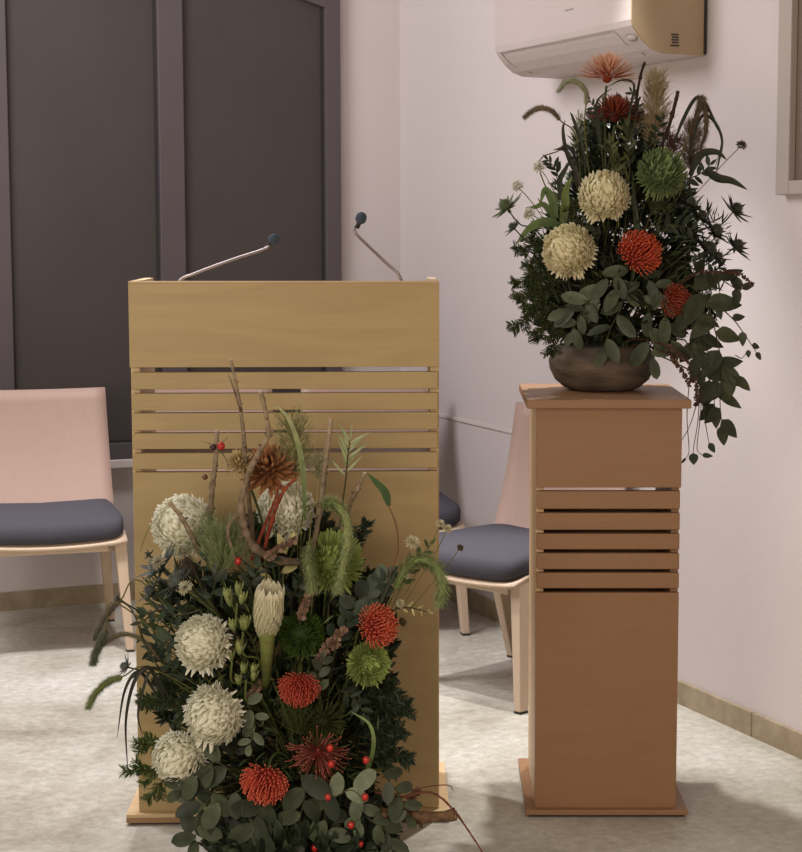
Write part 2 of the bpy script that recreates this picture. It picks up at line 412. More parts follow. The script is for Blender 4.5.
boxo('plinth_foot', M['dark'], (-pw - .014, pw + .016, -.010, .39, 0, .006), ped, 0)
boxo('top_plate', M['pedestal'], (-pw - .024, pw + .016, -.034, .395, .948, .968), ped, .002)

# ------------------------------------------------------------------ microphones
def microphone(pts, r_head, label):
    base = pts[0]; t = empty('gooseneck_microphone', base, 0, label, 'microphone', None)
    L = [p - base for p in pts]
    q = MB(); q.lathe([(.0, 0), (.022, 0), (.022, .008), (.014, .013), (.006, .016), (.0, .016)], 20); q.build('base', M['foam'], t)
    q = MB(); q.tube(spline(L[:-1], 8), .0034, 8); q.build('gooseneck', M['metal'], t)
    d = (L[-1] - L[-2]).normalized()
    q = MB(); q.tube([L[-2] - d * .012, L[-2] + d * .006], .0055, 10); q.build('collar', M['rubber'], t)
    q = MB(); rot = d.to_track_quat('Z', 'Y').to_matrix()
    n = 10; pr = [(0, 0), (.5, .04), (.82, .25), (1, .6), (1, 1.2), (.85, 1.7), (.5, 2.02), (0, 2.15)]
    q.lathe([(a * r_head, b * r_head) for a, b in pr], 18)
    o = q.build('foam_windscreen', M['foam'], t, loc=L[-2]); o.rotation_euler = rot.to_euler()
ym = 4.20
b0 = P(172, 283, 4.2); b0.z = 1.155
b1 = P(405, 283, 4.2); b1.z = 1.155
microphone([b0, P(178, 283, 4.20), P(196, 273, 4.20), P(234, 259, 4.18), P(264, 249, 4.16), P(270, 243, 4.16), P(276, 237, 4.155)], .0125, 'gooseneck microphone on the left of the lectern, bent low to the right')
microphone([b1, P(401, 279, 4.2), P(385, 262, 4.2), P(357, 235, 4.18), P(355, 228, 4.18), P(359, 223, 4.175), P(362, 216, 4.17)], .0125, 'gooseneck microphone on the right of the lectern, standing up to the left')

# ------------------------------------------------------------------ chairs
def chair(c, a, label):
    t = empty('chair', (c[0], c[1], 0), a, label, 'chair', 'padded wooden chairs behind the lectern')
    # seat shell, dipping in the middle
    q = MB(); nx, ny = 10, 8; hw_ = .235
    for side in (0, 1):
        for j in range(ny + 1):
            y = -.225 + .45 * j / ny
            for i_ in range(nx + 1):
                x = -hw_ + 2 * hw_ * i_ / nx
                z = .372 + .014 * (x / hw_) ** 2 - (.02 * max(0, (-y - .15) / .075) ** 2) - .012 * side
                q.vert((x, y, z))
    k = (nx + 1) * (ny + 1)
    for j in range(ny):
        for i_ in range(nx):
            a0 = j * (nx + 1) + i_; b_ = a0 + nx + 1
            q.f += [(a0, a0 + 1, b_ + 1, b_), (a0 + k, b_ + k, b_ + 1 + k, a0 + 1 + k)]
    for i_ in range(nx):
        q.f.append((i_, i_ + k, i_ + 1 + k, i_ + 1)); z_ = ny * (nx + 1) + i_; q.f.append((z_, z_ + 1, z_ + 1 + k, z_ + k))
    for j in range(ny):
        a0 = j * (nx + 1); q.f.append((a0, a0 + nx + 1, a0 + nx + 1 + k, a0 + k)); b_ = a0 + nx; q.f.append((b_, b_ + k, b_ + nx + 1 + k, b_ + nx + 1))
    q.build('seat_shell', M['chairleg'], t)
    # cushion: rounded slab
    q = MB(); n = 40; rings = [(0, .374), (.96, .374), (1, .385), (1, .412), (.985, .424), (.94, .433), (.7, .438), (0, .44)]
    for (s_, z) in rings:
        for k in range(n):
            th = 2 * pi * k / n; cx_, sy = cos(th), sin(th)
            ex = .22
            x = math.copysign(abs(cx_) ** ex, cx_) * .232 * s_; y = math.copysign(abs(sy) ** ex, sy) * .222 * s_
            drop = .014 * max(0, (-y - .12) / .1) ** 2
            q.vert((x, y - .004, z + .010 * (x / .23) ** 2 - drop))
    for i_ in range(len(rings) - 1):
        for k in range(n):
            a0 = i_ * n + k; b_ = i_ * n + (k + 1) % n; q.f.append((a0, b_, b_ + n, a0 + n))
    q.build('cushion', M['cushion'], t)
    # backrest: curved tapering plywood sheet
    q = MB(); nx, nz = 12, 10
    for side in (0, 1):
        for j in range(nz + 1):
            v = j / nz; z = .385 + .425 * v; hwb = .244 - .012 * v; yb = .2 + .1 * v + .012 * sin(pi * v)
            for i_ in range(nx + 1):
                u = -1 + 2 * i_ / nx
                x = u * hwb; y = yb - .016 * u * u + .011 * side
                q.vert((x, y, z + (-.004 * (1 - u * u)) * v))
    k = (nx + 1) * (nz + 1)
    for j in range(nz):
        for i_ in range(nx):
            a0 = j * (nx + 1) + i_; b_ = a0 + nx + 1
            q.f += [(a0, a0 + 1, b_ + 1, b_), (a0 + k, b_ + k, b_ + 1 + k, a0 + 1 + k)]
    for i_ in range(nx):
        q.f.append((i_, i_ + k, i_ + 1 + k, i_ + 1)); z_ = nz * (nx + 1) + i_; q.f.append((z_, z_ + 1, z_ + 1 + k, z_ + k))
    for j in range(nz):
        a0 = j * (nx + 1); q.f.append((a0, a0 + nx + 1, a0 + nx + 1 + k, a0 + k)); b_ = a0 + nx; q.f.append((b_, b_ + k, b_ + nx + 1 + k, b_ + nx + 1))
    q.build('backrest', M['chair'], t)
    # frame rails and legs
    q = MB(); q.box(-.2, .2, -.19, -.165, .325, .358); q.box(-.2, .2, .15, .175, .325, .358); q.box(-.2, -.175, -.19, .175, .325, .358); q.box(.175, .2, -.19, .175, .325, .358)
    q.build('seat_frame', M['chairleg'], t, False, bevel=.003)
    for sx in (-1, 1):
        for fr in (1, 0):
            top = V((sx * (.215 if fr else .2), -.175 if fr else .15, .37)); bot = V((sx * (.24 if fr else .235), -.2 if fr else .28, .006))
            q = MB(); i = 0
            for (p, wx, wy) in ((bot, .013, .017), (top, .019, .026)):
                for (dx, dy) in ((-1, -1), (1, -1), (1, 1), (-1, 1)): q.vert((p.x + dx * wx, p.y + dy * wy, p.z))
            q.f += [(3, 2, 1, 0), (4, 5, 6, 7), (0, 1, 5, 4), (1, 2, 6, 5), (2, 3, 7, 6), (3, 0, 4, 7)]
            l = q.build('leg', M['chairleg'], t, False, bevel=.004)
            g = MB(); g.box(bot.x - .012, bot.x + .012, bot.y - .016, bot.y + .016, 0, .0065); g.build('foot_glide', M['rubber'], l, False)
chair((-1.292, 5.864), R(17), 'padded wooden chair left of the lectern, its pale backrest fully in view')
chair((.19, 5.30), R(-45), 'padded wooden chair turned sideways between the lectern and the pedestal')
chair((-.79, 6.16), R(10), 'padded wooden chair glimpsed through the left half of the lectern slats')
chair((-.205, 6.12), R(13), 'padded wooden chair mostly hidden behind the lectern, only a seat corner showing')

# ------------------------------------------------------------------ vessels
bowl = empty('flower_bowl', (.378, 4.33, .968), 0, 'dark weathered stone bowl on top of the wooden pedestal', 'bowl')
q = MB(); q.lathe([(0, 0), (.072, 0), (.09, .006), (.112, .025), (.124, .05), (.127, .07), (.121, .09), (.108, .104), (.1, .108), (.096, .104), (.105, .085), (.09, .04), (0, .03)], 48)
q.build('vessel', M['bowl'], bowl)
q = MB(); q.ball((0, 0, .07), .1, sc=(.95, .95, .6), seg=20, rings=10); q.build('floral_foam', M['soil'], bowl)
pot = empty('flower_pot', (-.31, 3.84, 0), 0, 'low grey stone pot under the floor arrangement before the lectern', 'pot')
q = MB(); q.lathe([(0, 0), (.12, 0), (.145, .02), (.17, .06), (.178, .1), (.172, .125), (.16, .13), (.163, .1), (.145, .045), (0, .035)], 48)
q.build('vessel', M['pot'], pot)
q = MB(); q.ball((0, 0, .1), .155, sc=(1, 1, .5), seg=20, rings=10); q.build('floral_foam', M['soil'], pot)

# ------------------------------------------------------------------ plant generators (all coordinates local to the thing's empty)
FB = V((-.30, 3.80, .16))          # mouth of the floor pot
PB = V((.378, 4.33, 1.06))         # mouth of the bowl
class Arr: pass
A = Arr(); A.base = FB; A.c = V((-.29, 3.85, .5)); A.sp = .1
B = Arr(); B.base = PB; B.c = V((.39, 4.38, 1.25)); B.sp = .05
def stem_to(q, arr, p, d_end, r=.0022, c='3d4a2a', origin=None):
    """curved stem from the vessel mouth up to p (world coords relative to origin)"""
    s = arr.base + V((rnd(-1, 1) * arr.sp * .6, rnd(-1, 1) * arr.sp * .5, 0))
    m = s.lerp(p, .5) + V((0, 0, .04)) + (p - s).length * .08 * V((0, 0, 1))
    e = p - V(d_end).normalized() * min(.05, (p - s).length * .3)
    q.tube([x - origin for x in spline([s, m.lerp(e, .3), e, p], 5)], r, 5, H(c), cap=False)
def axis_for(arr, p, front=.8, up=.15):
    o = (p - arr.c); o.y = 0
    o = o * (1 / max(o.length, .08)) * .75
    return (o + V((0, -front, up))).normalized()
def frame(ax):
    x = ax.orthogonal().normalized(); return x, ax.cross(x)

def ballbloom(name, arr, p, Rr, label, cols, n=680, wid=.125, plen=.42, droop=6, ax=None, core=.8, maxth=2.25, flat=.86, curl=1.7, group=None, rag=.13):
    """dense ball of short petals curling in over the crown, ragged below"""
    ax = ax or axis_for(arr, p); t = empty(name, p, 0, label, 'flower', group); X, Y_ = frame(ax); q = MB(); c1, c2 = cols
    for k in range(n):
        f = (k + .5) / n; th = maxth * f ** .56; ph = k * 2.39996; out = X * cos(ph) + Y_ * sin(ph)
        d = (ax * cos(th) * flat + out * sin(th) + rv(rag)).normalized(); inw = ax - d * d.dot(ax)
        inw = inw.normalized() if inw.length > .05 else X
        rr = Rr * core * (flat + (1 - flat) * sin(th)) * .86
        if f < .86:
            q.leaf(d * rr - inw * Rr * .16, (d * .9 - inw * .4 + rv(.22)), inw + d * .3, Rr * plen * rnd(.85, 1.12), Rr * wid * rnd(.85, 1.1), H(c1, .04), H(c2, .04), bend=-curl * rnd(.8, 1.2), segs=5, shape='petal', cup=.25)
        else:
            q.leaf(d * rr * .8, (d + V((0, 0, -.25)) + rv(.25)), inw, Rr * plen * rnd(1., 1.5), Rr * wid * rnd(.6, .9), mix(H(c1, .04), (0, 0, 0, 1), .1), H(c2, .04), bend=rnd(-.9, .6), segs=5, shape='petal', cup=.3)
    for k in range(droop):
        d = V((rnd(-.7, .7), -rnd(.0, .5), -1)).normalized(); q.leaf(d * Rr * .55, d, (0, -1, 0), Rr * rnd(.5, .75), Rr * wid * .9, H(c1, .05), H(c2, .05), bend=rnd(-.9, .9), segs=4, shape='petal', cup=.3)
    q.build('flower_head', M['petal'], t)
    s = MB(); s.ball((0, 0, 0), Rr * core * .92, H(c1), 16, 10); s.build('flower_centre', M['petal'], t)
    s = MB(); stem_to(s, arr, p - ax * Rr * .3, ax, .003, '3d4a2a', p); s.build('stem', M['leaf'], t)
    return t
def bloom(name, arr, p, Rr, label, cols, n=230, incurve=1.25, wid=.2, lenf=1.0, maxth=1.9, ax=None, group=None, droop=0, cat='flower', inner=None, stemc='3d4a2a', squash=.85):
    ax = ax or axis_for(arr, p); t = empty(name, p, 0, label, cat, group)
    X, Y_ = frame(ax); q = MB(); c1, c2 = cols
    for k in range(n):
        f = (k + .5) / n; th = maxth * f ** .62; ph = k * 2.39996
        out = (X * cos(ph) + Y_ * sin(ph))
        d = ax * cos(th) + out * sin(th)
        d = (d + rv(.06)).normalized()
        L = Rr * lenf * (.62 + .25 * f) * rnd(.88, 1.1)
        r0 = Rr * .33
        b = d * r0 * V((1, 1, 1)).length / 1.732
        inw = (ax * (1) - d * d.dot(ax)); inw = inw.normalized() if inw.length > 1e-3 else X
        bend = incurve * rnd(.75, 1.2) * (1 - .25 * f)
        if droop and f > .88: bend *= .1
        nr = inw
        cc = mix(H(c1, .05), H(inner or c1, .05), max(0, 1 - f * 2.2))
        q.leaf(b, (d - inw * .42 * incurve), nr, L, Rr * wid * rnd(.85, 1.15), mix(cc, (0, 0, 0, 1), .12), H(c2, .05), bend=-bend, segs=5, shape='petal', cup=.3)
    if droop:
        for k in range(droop):
            ph = rnd(0, 2 * pi); out = (X * cos(ph) + Y_ * sin(ph)); 
            if out.z > .2: out = -out
            d = (out * 1 + V((0, 0, -.5)) - ax * .1).normalized()
            q.leaf(d * Rr * .5, d, ax, Rr * rnd(.55, .85), Rr * wid * 1.0, H(c1, .05), H(c2, .05), bend=rnd(-.6, .8), segs=4, shape='petal', cup=.3)
    q.build('flower_head', M['petal'], t)
    s = MB(); s.ball((0, 0, 0), Rr * (.42 if maxth > 1.7 else .2), mix(H(c1), (0, 0, 0, 1), .25), 12, 8); 
    s.build('flower_centre', M['petal'], t)
    s = MB(); stem_to(s, arr, p - ax * Rr * .3, ax, .003, stemc, p); s.build('stem', M['leaf'], t)
    return t
def pincushion(arr, p, Rr, label, cols=('d8503a', 'ee8464'), n=230, ax=None, group=None, loose=0):
    ax = ax or axis_for(arr, p); t = empty('pincushion_flower', p, 0, label, 'flower', group)
    X, Y_ = frame(ax); q = MB()
    for k in range(n):
        f = (k + .5) / n; th = 1.75 * f ** .55; ph = k * 2.39996
        d = (ax * cos(th) + (X * cos(ph) + Y_ * sin(ph)) * sin(th)); d = (d + rv(.05 + loose * .1)).normalized()
        L = Rr * rnd(.9, 1.04) * (1 if not loose else rnd(.8, 1.25))
        inw = ax - d * d.dot(ax); inw = inw.normalized() if inw.length > .01 else X
        pts = [d * Rr * .2, d * L * .6 - inw * L * .07, d * L * .88, d * L + inw * L * (.12 if not loose else -.03)]
        q.tube(pts, [Rr * .018, Rr * .022, Rr * .022, Rr * .016], 3, H(cols[0], .2), H(cols[1], .1), cap=False)
        q.ball(pts[-1], Rr * .032, H(cols[1], .2), 5, 3)
    q.build('flower_head', M['petal'], t)
    s = MB(); s.ball((0, 0, 0), Rr * (.22 if loose else .5), H('7a2018'), 12, 8); s.build('flower_centre', M['petal'], t)
    s = MB(); stem_to(s, arr, p - ax * Rr * .2, ax, .003, '3d4a2a', p); s.build('stem', M['leaf'], t)
def foxtail(arr, pts, r, label, col='8a8552', tip='a7a070', group=None, bl=1.0, stem=True, name='foxtail_grass', cat='grass spike', n=1500):
    o = pts[-1] * 1; t = empty(name, pts[0], 0, label, cat, group); o = pts[0]
    sp = spline([x - o for x in pts], 8); m = len(sp)
    rad = [r * (sin(pi * min(1, (i / (m - 1)) * .86 + .12)) ** .5) * .6 for i in range(m)]
    q = MB(); q.tube(sp, rad, 8, H(col), H(tip))
    for k in range(n):
        u = rnd(0, m - 1.001); i = int(u); fr = u - i; c = sp[i].lerp(sp[i + 1], fr); d = (sp[i + 1] - sp[i]).normalized()
        X, Y_ = frame(d); a = rnd(0, 2 * pi); out = X * cos(a) + Y_ * sin(a); rr = rad[i] * .8
        b = c + out * rr; e = b + (out + d * rnd(.3, 1.1)).normalized() * r * rnd(.7, 1.5) * bl
        w = d.cross(out) * r * .085
        j = len(q.v); cc = mix(H(col, .15), H(tip, .15), random.random())
        q.vert(b - w, cc); q.vert(b + w, cc); q.vert(e, mix(cc, (1, 1, 1, 1), .12)); q.f.append((j, j + 1, j + 2))
    q.build('spike', M['fuzz'], t)
    if stem:
        s = MB(); s0 = arr.base + V((rnd(-.03, .03), rnd(-.03, .03), 0)) - o
        d0 = (sp[0] - sp[1]).normalized(); e = sp[0]; c1 = e + d0 * .06; 
        s.tube(spline([s0, s0.lerp(c1, .6) + V((0, 0, .02)), c1, e], 6), .0016, 5, H('5c5f3a'), cap=False)
        s.build('stem', M['leaf'], t)
def thistle(arr, p, Rr, label, col='46505c', group=None, ax=None, bracts=11):
    ax = ax or axis_for(arr, p, .4, .4); t = empty('sea_holly', p, 0, label, 'thistle', group)
    X, Y_ = frame(ax); q = MB()
    for k in range(bracts):
        a = 2 * pi * k / bracts + rnd(-.15, .15); d = (X * cos(a) + Y_ * sin(a)) + ax * rnd(-.1, .35)
        q.leaf(-ax * Rr * .1, d, ax, Rr * rnd(.85, 1.2), Rr * .2, H(col, .2), H(col, .2), bend=-.3, segs=4, shape='lance', cup=.3)
        q.leaf(-ax * Rr * .1, d + ax * .5, ax, Rr * rnd(.5, .7), Rr * .12, H(col, .2), bend=.2, segs=3, shape='lance', cup=.3)
    q.build('bracts', M['leaf'], t)
    c = MB(); c.ball(ax * Rr * .2, Rr * .27, H(col), 10, 7, (1, 1, 1.15))
    for k in range(90):
        f = (k + .5) / 90; th = 2 * f ** .6; ph = k * 2.4; d = ax * cos(th) + (X * cos(ph) + Y_ * sin(ph)) * sin(th)
        c.tube([ax * Rr * .2 + d * Rr * .22, ax * Rr * .2 + d * Rr * .36], [Rr * .025, Rr * .01], 3, mix(H(col), (.6, .6, .65, 1), .25), cap=False)
    c.build('cone', M['leaf'], t)
    s = MB(); stem_to(s, arr, p, ax, .0018, '3a4438', p); s.build('stem', M['leaf'], t)
def button(arr, p, Rr, label, col='cfcdbb', group=None, stemp=None):
    t = empty('scabiosa', p, 0, label, 'flower', group); q = MB(); ax = axis_for(arr, p, .5, .4); X, Y_ = frame(ax)
    for k in range(60):
        f = (k + .5) / 60; th = 1.7 * f ** .6; ph = k * 2.4; d = ax * cos(th) + (X * cos(ph) + Y_ * sin(ph)) * sin(th)
        q.leaf(d * Rr * .3, d, ax + rv(.3), Rr * rnd(.6, .8), Rr * .3, H(col, .1), H(col, .1), bend=.3, segs=2, shape='petal')
    q.build('flower_head', M['petal'], t)
    s = MB()
    if stemp: s.tube(spline([V((0, 0, 0))] + [x - p for x in stemp], 5), .0012, 4, H('6b6a48'), cap=False)
    else: stem_to(s, arr, p, ax, .0013, '55603c', p)
    s.build('stem', M['leaf'], t)
def leafy(arr, pts, label, cat='branch', name='leafy_branch', L=.05, Wd=.02, n=9, cols=('2b3a2c', '3f5040'), shape='lance', r=.0018, spread=1.0, bend=.4, stemc='3a3a26', group=None, face=None, link=True, start=0.0, jitter=.3, size_tip=.8, opp=False):
    """a stem through world points pts with leaves along it"""
    o = pts[0]; t = empty(name, o, 0, label, cat, group)
    sp = spline([x - o for x in pts], 7); m = len(sp)
    s = MB()
    full = sp
    if link:
        s0 = arr.base + V((rnd(-.04, .04), rnd(-.03, .03), 0)) - o
        if s0.length > .05: full = spline([s0, s0.lerp(sp[0], .55) + V((0, 0, .02)), sp[0]], 5)[:-1] + sp
    s.tube(full, [r * 1.3, r * .5], 5, H(stemc), cap=False); s.build('stem', M['leaf'], t)
    q = MB(); face = V(face) if face else V((0, -1, .25))
    for k in range(n):
        u = (start + (1 - start) * (k + .5) / n) * (m - 1.001); i = int(u); c = sp[i].lerp(sp[i + 1], u - i); d = (sp[i + 1] - sp[i]).normalized()
        side = d.cross(face); side = side.normalized() if side.length > .01 else V((1, 0, 0))
        for sg in ((1, -1) if opp else ((1,) if k % 2 else (-1,))):
            dd = (d * rnd(.4, .9) + side * sg * spread * rnd(.6, 1) + rv(jitter)).normalized()
            sc = rnd(.8, 1.15) * (1 - (1 - size_tip) * k / n); c0 = H(cols[0], .2); c1 = H(cols[1], .2); w = rnd(0, 1)
            q.leaf(c, dd, face + rv(.5), L * sc, Wd * sc, mix(c0, c1, w), mix(c0, c1, w * .7), bend=bend * rnd(-.4, 1.2), segs=6, shape=shape, cup=rnd(.05, .2))
    q.leaf(sp[-1], (sp[-1] - sp[-2]), face + rv(.3), L * .8 * size_tip, Wd * .8 * size_tip, H(cols[0], .2), H(cols[1], .2), bend=bend * .5, segs=6, shape=shape)
    q.build('leaves', M['leaf'], t)
    return t
def needles(arr, pts, label, L=.016, Wd=.002, dens=420, cols=('22301f', '36462c'), group=None, link=True, subs=4, name='fir_sprig'):
    o = pts[0]; t = empty(name, o, 0, label, 'conifer sprig', group)
    sp = spline([x - o for x in pts], 7); s = MB(); lines = [(sp, 1.0)]
    ln = sum((sp[i + 1] - sp[i]).length for i in range(len(sp) - 1))
    for k in range(subs):
        i = int((k + 1) / (subs + 1.5) * (len(sp) - 1)); d = (sp[i + 1] - sp[i]).normalized(); sd = d.cross(V((0, -1, 0))).normalized() * (1 if k % 2 else -1)
        e = sp[i] + (d * .8 + sd * .7 + rv(.15)).normalized() * ln * .38 * (1 - .5 * k / subs); lines.append((spline([sp[i], sp[i].lerp(e, .5) + rv(.003), e], 4), .85))
    full = sp
    if link:
        s0 = arr.base + V((rnd(-.04, .04), rnd(-.03, .03), 0)) - o
        full = spline([s0, s0.lerp(sp[0], .55), sp[0]], 4)[:-1] + sp
    s.tube(full, [.002, .0012], 5, H('3c3424'), cap=False)
    for l, _ in lines[1:]: s.tube(l, [.0012, .0006], 4, H('3c3424'), cap=False)
    s.build('stem', M['leaf'], t)
    q = MB()
    for l, sc in lines:
        ll = sum((l[i + 1] - l[i]).length for i in range(len(l) - 1)); m = len(l)
        for k in range(int(dens * ll / .1)):
            u = random.random() * (m - 1.001); i = int(u); c = l[i].lerp(l[i + 1], u - i); d = (l[i + 1] - l[i]).normalized()
            X, Y_ = frame(d); a = rnd(0, 2 * pi); out = X * cos(a) + Y_ * sin(a); out.y *= .35
            dd = (out.normalized() + d * .75).normalized(); w = dd.cross(rv()).normalized() * Wd * .5; e = c + dd * L * sc * rnd(.75, 1.1)
            j = len(q.v); cc = mix(H(cols[0], .2), H(cols[1], .2), random.random() ** 2)
            q.vert(c - w, cc); q.vert(c + w, cc); q.vert(c.lerp(e, .75) + w, cc); q.vert(e, cc); q.vert(c.lerp(e, .75) - w, cc); q.f.append((j, j + 1, j + 2, j + 3, j + 4))
    q.build('needles', M['leaf'], t)
def blade(arr, pts, w, label, cols=('3a4a2e', '56663c'), group=None, name='grass_blade', cat='grass blade', twist=0.):
    o = pts[0]; t = empty(name, o, 0, label, cat, group); sp = spline([x - o for x in pts], 7); m = len(sp); q = MB()
    for i, p in enumerate(sp):
        d = (sp[min(i + 1, m - 1)] - sp[max(i - 1, 0)]).normalized(); sd = d.cross(V((sin(twist * i / m), -cos(twist * i / m), .1))).normalized()
        u = i / (m - 1); ww = w / 2 * (1 - u ** 3) * min(1, .4 + u * 3) + .0003; cc = mix(H(cols[0]), H(cols[1]), u)
        q.vert(p - sd * ww + V((0, -ww * .3, 0)), cc); q.vert(p, mix(cc, (0, 0, 0, 1), .2)); q.vert(p + sd * ww + V((0, -ww * .3, 0)), cc)
    for i in range(m - 1):
        a = i * 3; q.f += [(a, a + 1, a + 4, a + 3), (a + 1, a + 2, a + 5, a + 4)]
    q.build('blade', M['leaf'], t)
def twig(pts, r, label, cols=('7d6650', 'a08a70'), group=None, name='bare_branch', knots=4, forks=(), endc=None, cat='branch', berries=()):
    o = pts[0]; t = empty(name, o, 0, label, cat, group); sp = spline([x - o for x in pts], 6); m = len(sp); q = MB()
    rad = [r[0] + (r[1] - r[0]) * i / (m - 1) for i in range(m)]
    rad = [x * rnd(.9, 1.12) for x in rad]
    for k in range(knots):
        i = random.randrange(2, m - 1); rad[i] *= 1.35
    q.tube(sp, rad, 8, H(cols[0]), H(cols[1]))
    for k in range(knots * 2):
        i = random.randrange(1, m - 1); d = rv().normalized(); q.tube([sp[i] + d * rad[i] * .5, sp[i] + d * rad[i] * 1.9], [rad[i] * .5, rad[i] * .25], 5, H(cols[0]))
    q.build('branch_wood', M['bark'], t)
    for f in forks:
        g = MB(); fs = spline([x - o for x in f[0]], 5); g.tube(fs, [f[1], f[1] * .5], 6, H(cols[0]), H(cols[1])); g.build('side_twig', M['bark'], t)
    if endc:
        g = MB(); d = (sp[-1] - sp[-2]).normalized(); g.tube([sp[-1], sp[-1] + d * .001], rad[-1] * 1.02, 8, H(endc)); g.build('cut_end', M['bark'], t)
    for b in berries:
        g = MB(); g.ball(b[0] - o, b[1], H(b[2]), 12, 8); br = g.build('berry', M['berry'], t)
def berry(arr, p, r, label, group=None, col='a8281f'):
    t = empty('rosehip', p, 0, label, 'berry', group); g = MB(); g.ball((0, 0, 0), r, H(col, .1), 12, 8, (1, 1, 1.15)); g.build('fruit', M['berry'], t)
    g = MB(); g.ball((0, -r * .2, r * 1.1), r * .3, H('2a1d14'), 6, 4); g.build('calyx', M['berry'], t)
    s = MB(); s.tube([V((0, 0, -r)), V((rnd(-.01, .01), .03, -.03))], .0009, 4, H('4a3a22')); s.build('stem', M['leaf'], t)
def wisp(arr, p, hgt, wd, label, cols=('6c7a4c', '96a070'), n=160, name='dill_frond', lean=(0, 0, 1), th=.0006, plumes=False, cat='fine foliage'):
    t = empty(name, p, 0, label, cat); q = MB(); ln = V(lean).normalized()
    for k in range(n):
        u = random.random(); c = ln * hgt * u * .8; a = rnd(0, 2 * pi)
        X, Y_ = frame(ln); out = X * cos(a) + Y_ * sin(a)
        e = c + (ln * rnd(.5, 1.1) + out * rnd(.5, 1.1)).normalized() * wd * rnd(.5, 1.1) * (1 - .45 * u)
        mid = c.lerp(e, .5) + out * wd * .08 + rv(wd * .04)
        cc = mix(H(cols[0], .1), H(cols[1], .1), random.random()); q.tube([c, mid, e], [th, th, th * .5], 3, cc, cap=False)
        for j in range(3):
            b = mid.lerp(e, rnd(0, 1)); q.tube([b, b + (e - mid).normalized() * wd * .2 + rv(wd * .13)], [th * .8, th * .4], 3, cc, cap=False)
    q.build('fronds', M['fuzz'], t)
    s = MB(); s0 = arr.base - p; s.tube(spline([s0, s0.lerp(V((0, 0, 0)), .6), V((0, 0, 0)), ln * hgt * .8], 5), [.0015, .0008], 5, H(cols[0]), cap=False); s.build('stem', M['leaf'], t)

def filler(name, blobs, n, label, L=(.025, .05), Wd=.36, cols=('181f16', '36422f'), shape='ovate', seed=1):
    """uncountable dark inner greenery: leaves scattered through ellipsoids (centre, radii)"""
    random.seed(seed); q = MB(); tot = sum((b[1][0] * b[1][1] * b[1][2]) ** .6667 for b in blobs)
    for c, r in blobs:
        k = int(n * (r[0] * r[1] * r[2]) ** .6667 / tot)
        for _ in range(k):
            d = rv(); 
            while d.length > 1: d = rv()
            d = d.normalized() * (d.length ** .4)
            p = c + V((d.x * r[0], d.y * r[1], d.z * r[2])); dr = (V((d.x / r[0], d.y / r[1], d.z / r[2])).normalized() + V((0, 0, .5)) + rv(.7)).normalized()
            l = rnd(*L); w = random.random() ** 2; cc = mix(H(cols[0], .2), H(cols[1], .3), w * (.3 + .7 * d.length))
            q.leaf(p - dr * l * .5, dr, V((0, -1, .4)) + rv(.7), l, l * Wd * rnd(.7, 1.2), cc, bend=rnd(-.3, .8), segs=4, shape=shape, cup=.12)
    o = q.build(name, M['leaf']); tag(o, label, 'foliage', None, 'stuff'); return o

# ------------------------------------------------------------------ floor arrangement
random.seed(11)
def F(px, py, Y=3.70): return P(px, py, Y)
def fp(seq, Y=3.70): return [P(a[0], a[1], a[2] if len(a) > 2 else Y) for a in seq]
k1 = PXM(3.7)
def blob(px, py, Y, rx, ry, rz): return (P(px, py, Y), (rx * PXM(Y), rz, ry * PXM(Y)))
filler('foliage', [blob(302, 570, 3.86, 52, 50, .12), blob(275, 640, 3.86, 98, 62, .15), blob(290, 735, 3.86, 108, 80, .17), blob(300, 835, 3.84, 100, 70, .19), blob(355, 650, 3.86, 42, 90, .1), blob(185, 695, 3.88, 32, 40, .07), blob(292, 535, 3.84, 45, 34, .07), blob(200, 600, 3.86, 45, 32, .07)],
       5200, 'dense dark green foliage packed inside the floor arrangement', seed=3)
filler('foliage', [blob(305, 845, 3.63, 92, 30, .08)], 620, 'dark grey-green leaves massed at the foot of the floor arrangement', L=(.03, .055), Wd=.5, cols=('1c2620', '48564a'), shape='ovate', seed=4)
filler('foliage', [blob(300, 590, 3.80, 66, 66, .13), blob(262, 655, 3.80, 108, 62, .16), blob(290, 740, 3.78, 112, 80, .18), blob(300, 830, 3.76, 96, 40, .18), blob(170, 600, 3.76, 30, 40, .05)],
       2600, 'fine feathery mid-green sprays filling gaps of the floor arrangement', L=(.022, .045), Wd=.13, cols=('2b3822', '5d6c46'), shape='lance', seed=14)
random.seed(12)
cream = ('e6e4cc', 'faf8ea'); WH = 'chrysanthemum'
ballbloom(WH, A, F(182, 525, 3.78), 32.0 * k1, 'white chrysanthemum at the upper left of the floor arrangement, behind a bare twig', cream, droop=6)
ballbloom(WH, A, F(286, 508, 3.78), 29.1 * k1, 'white chrysanthemum high among the bare branches of the floor arrangement', cream, droop=4)
ballbloom(WH, A, F(203, 643, 3.62), 28.1 * k1, 'white chrysanthemum uppermost of the stepped trio on the left side of the floor arrangement', cream, droop=9)
ballbloom(WH, A, F(214, 715, 3.60), 30.1 * k1, 'largest and middle white chrysanthemum of the stepped trio in the floor arrangement', cream, droop=12)
ballbloom(WH, A, F(179, 758, 3.62), 27.2 * k1, 'lowest white chrysanthemum of the floor arrangement, next to the fir sprigs', cream, droop=8)
gr = ('7e9048', 'b2c074')
ballbloom('green_chrysanthemum', A, F(333, 560, 3.70), 31 * k1, 'bright green chrysanthemum hung over by thick foxtail tassels', gr, n=560, wid=.085, plen=.5, droop=4, curl=1.0, rag=.22, core=.62)
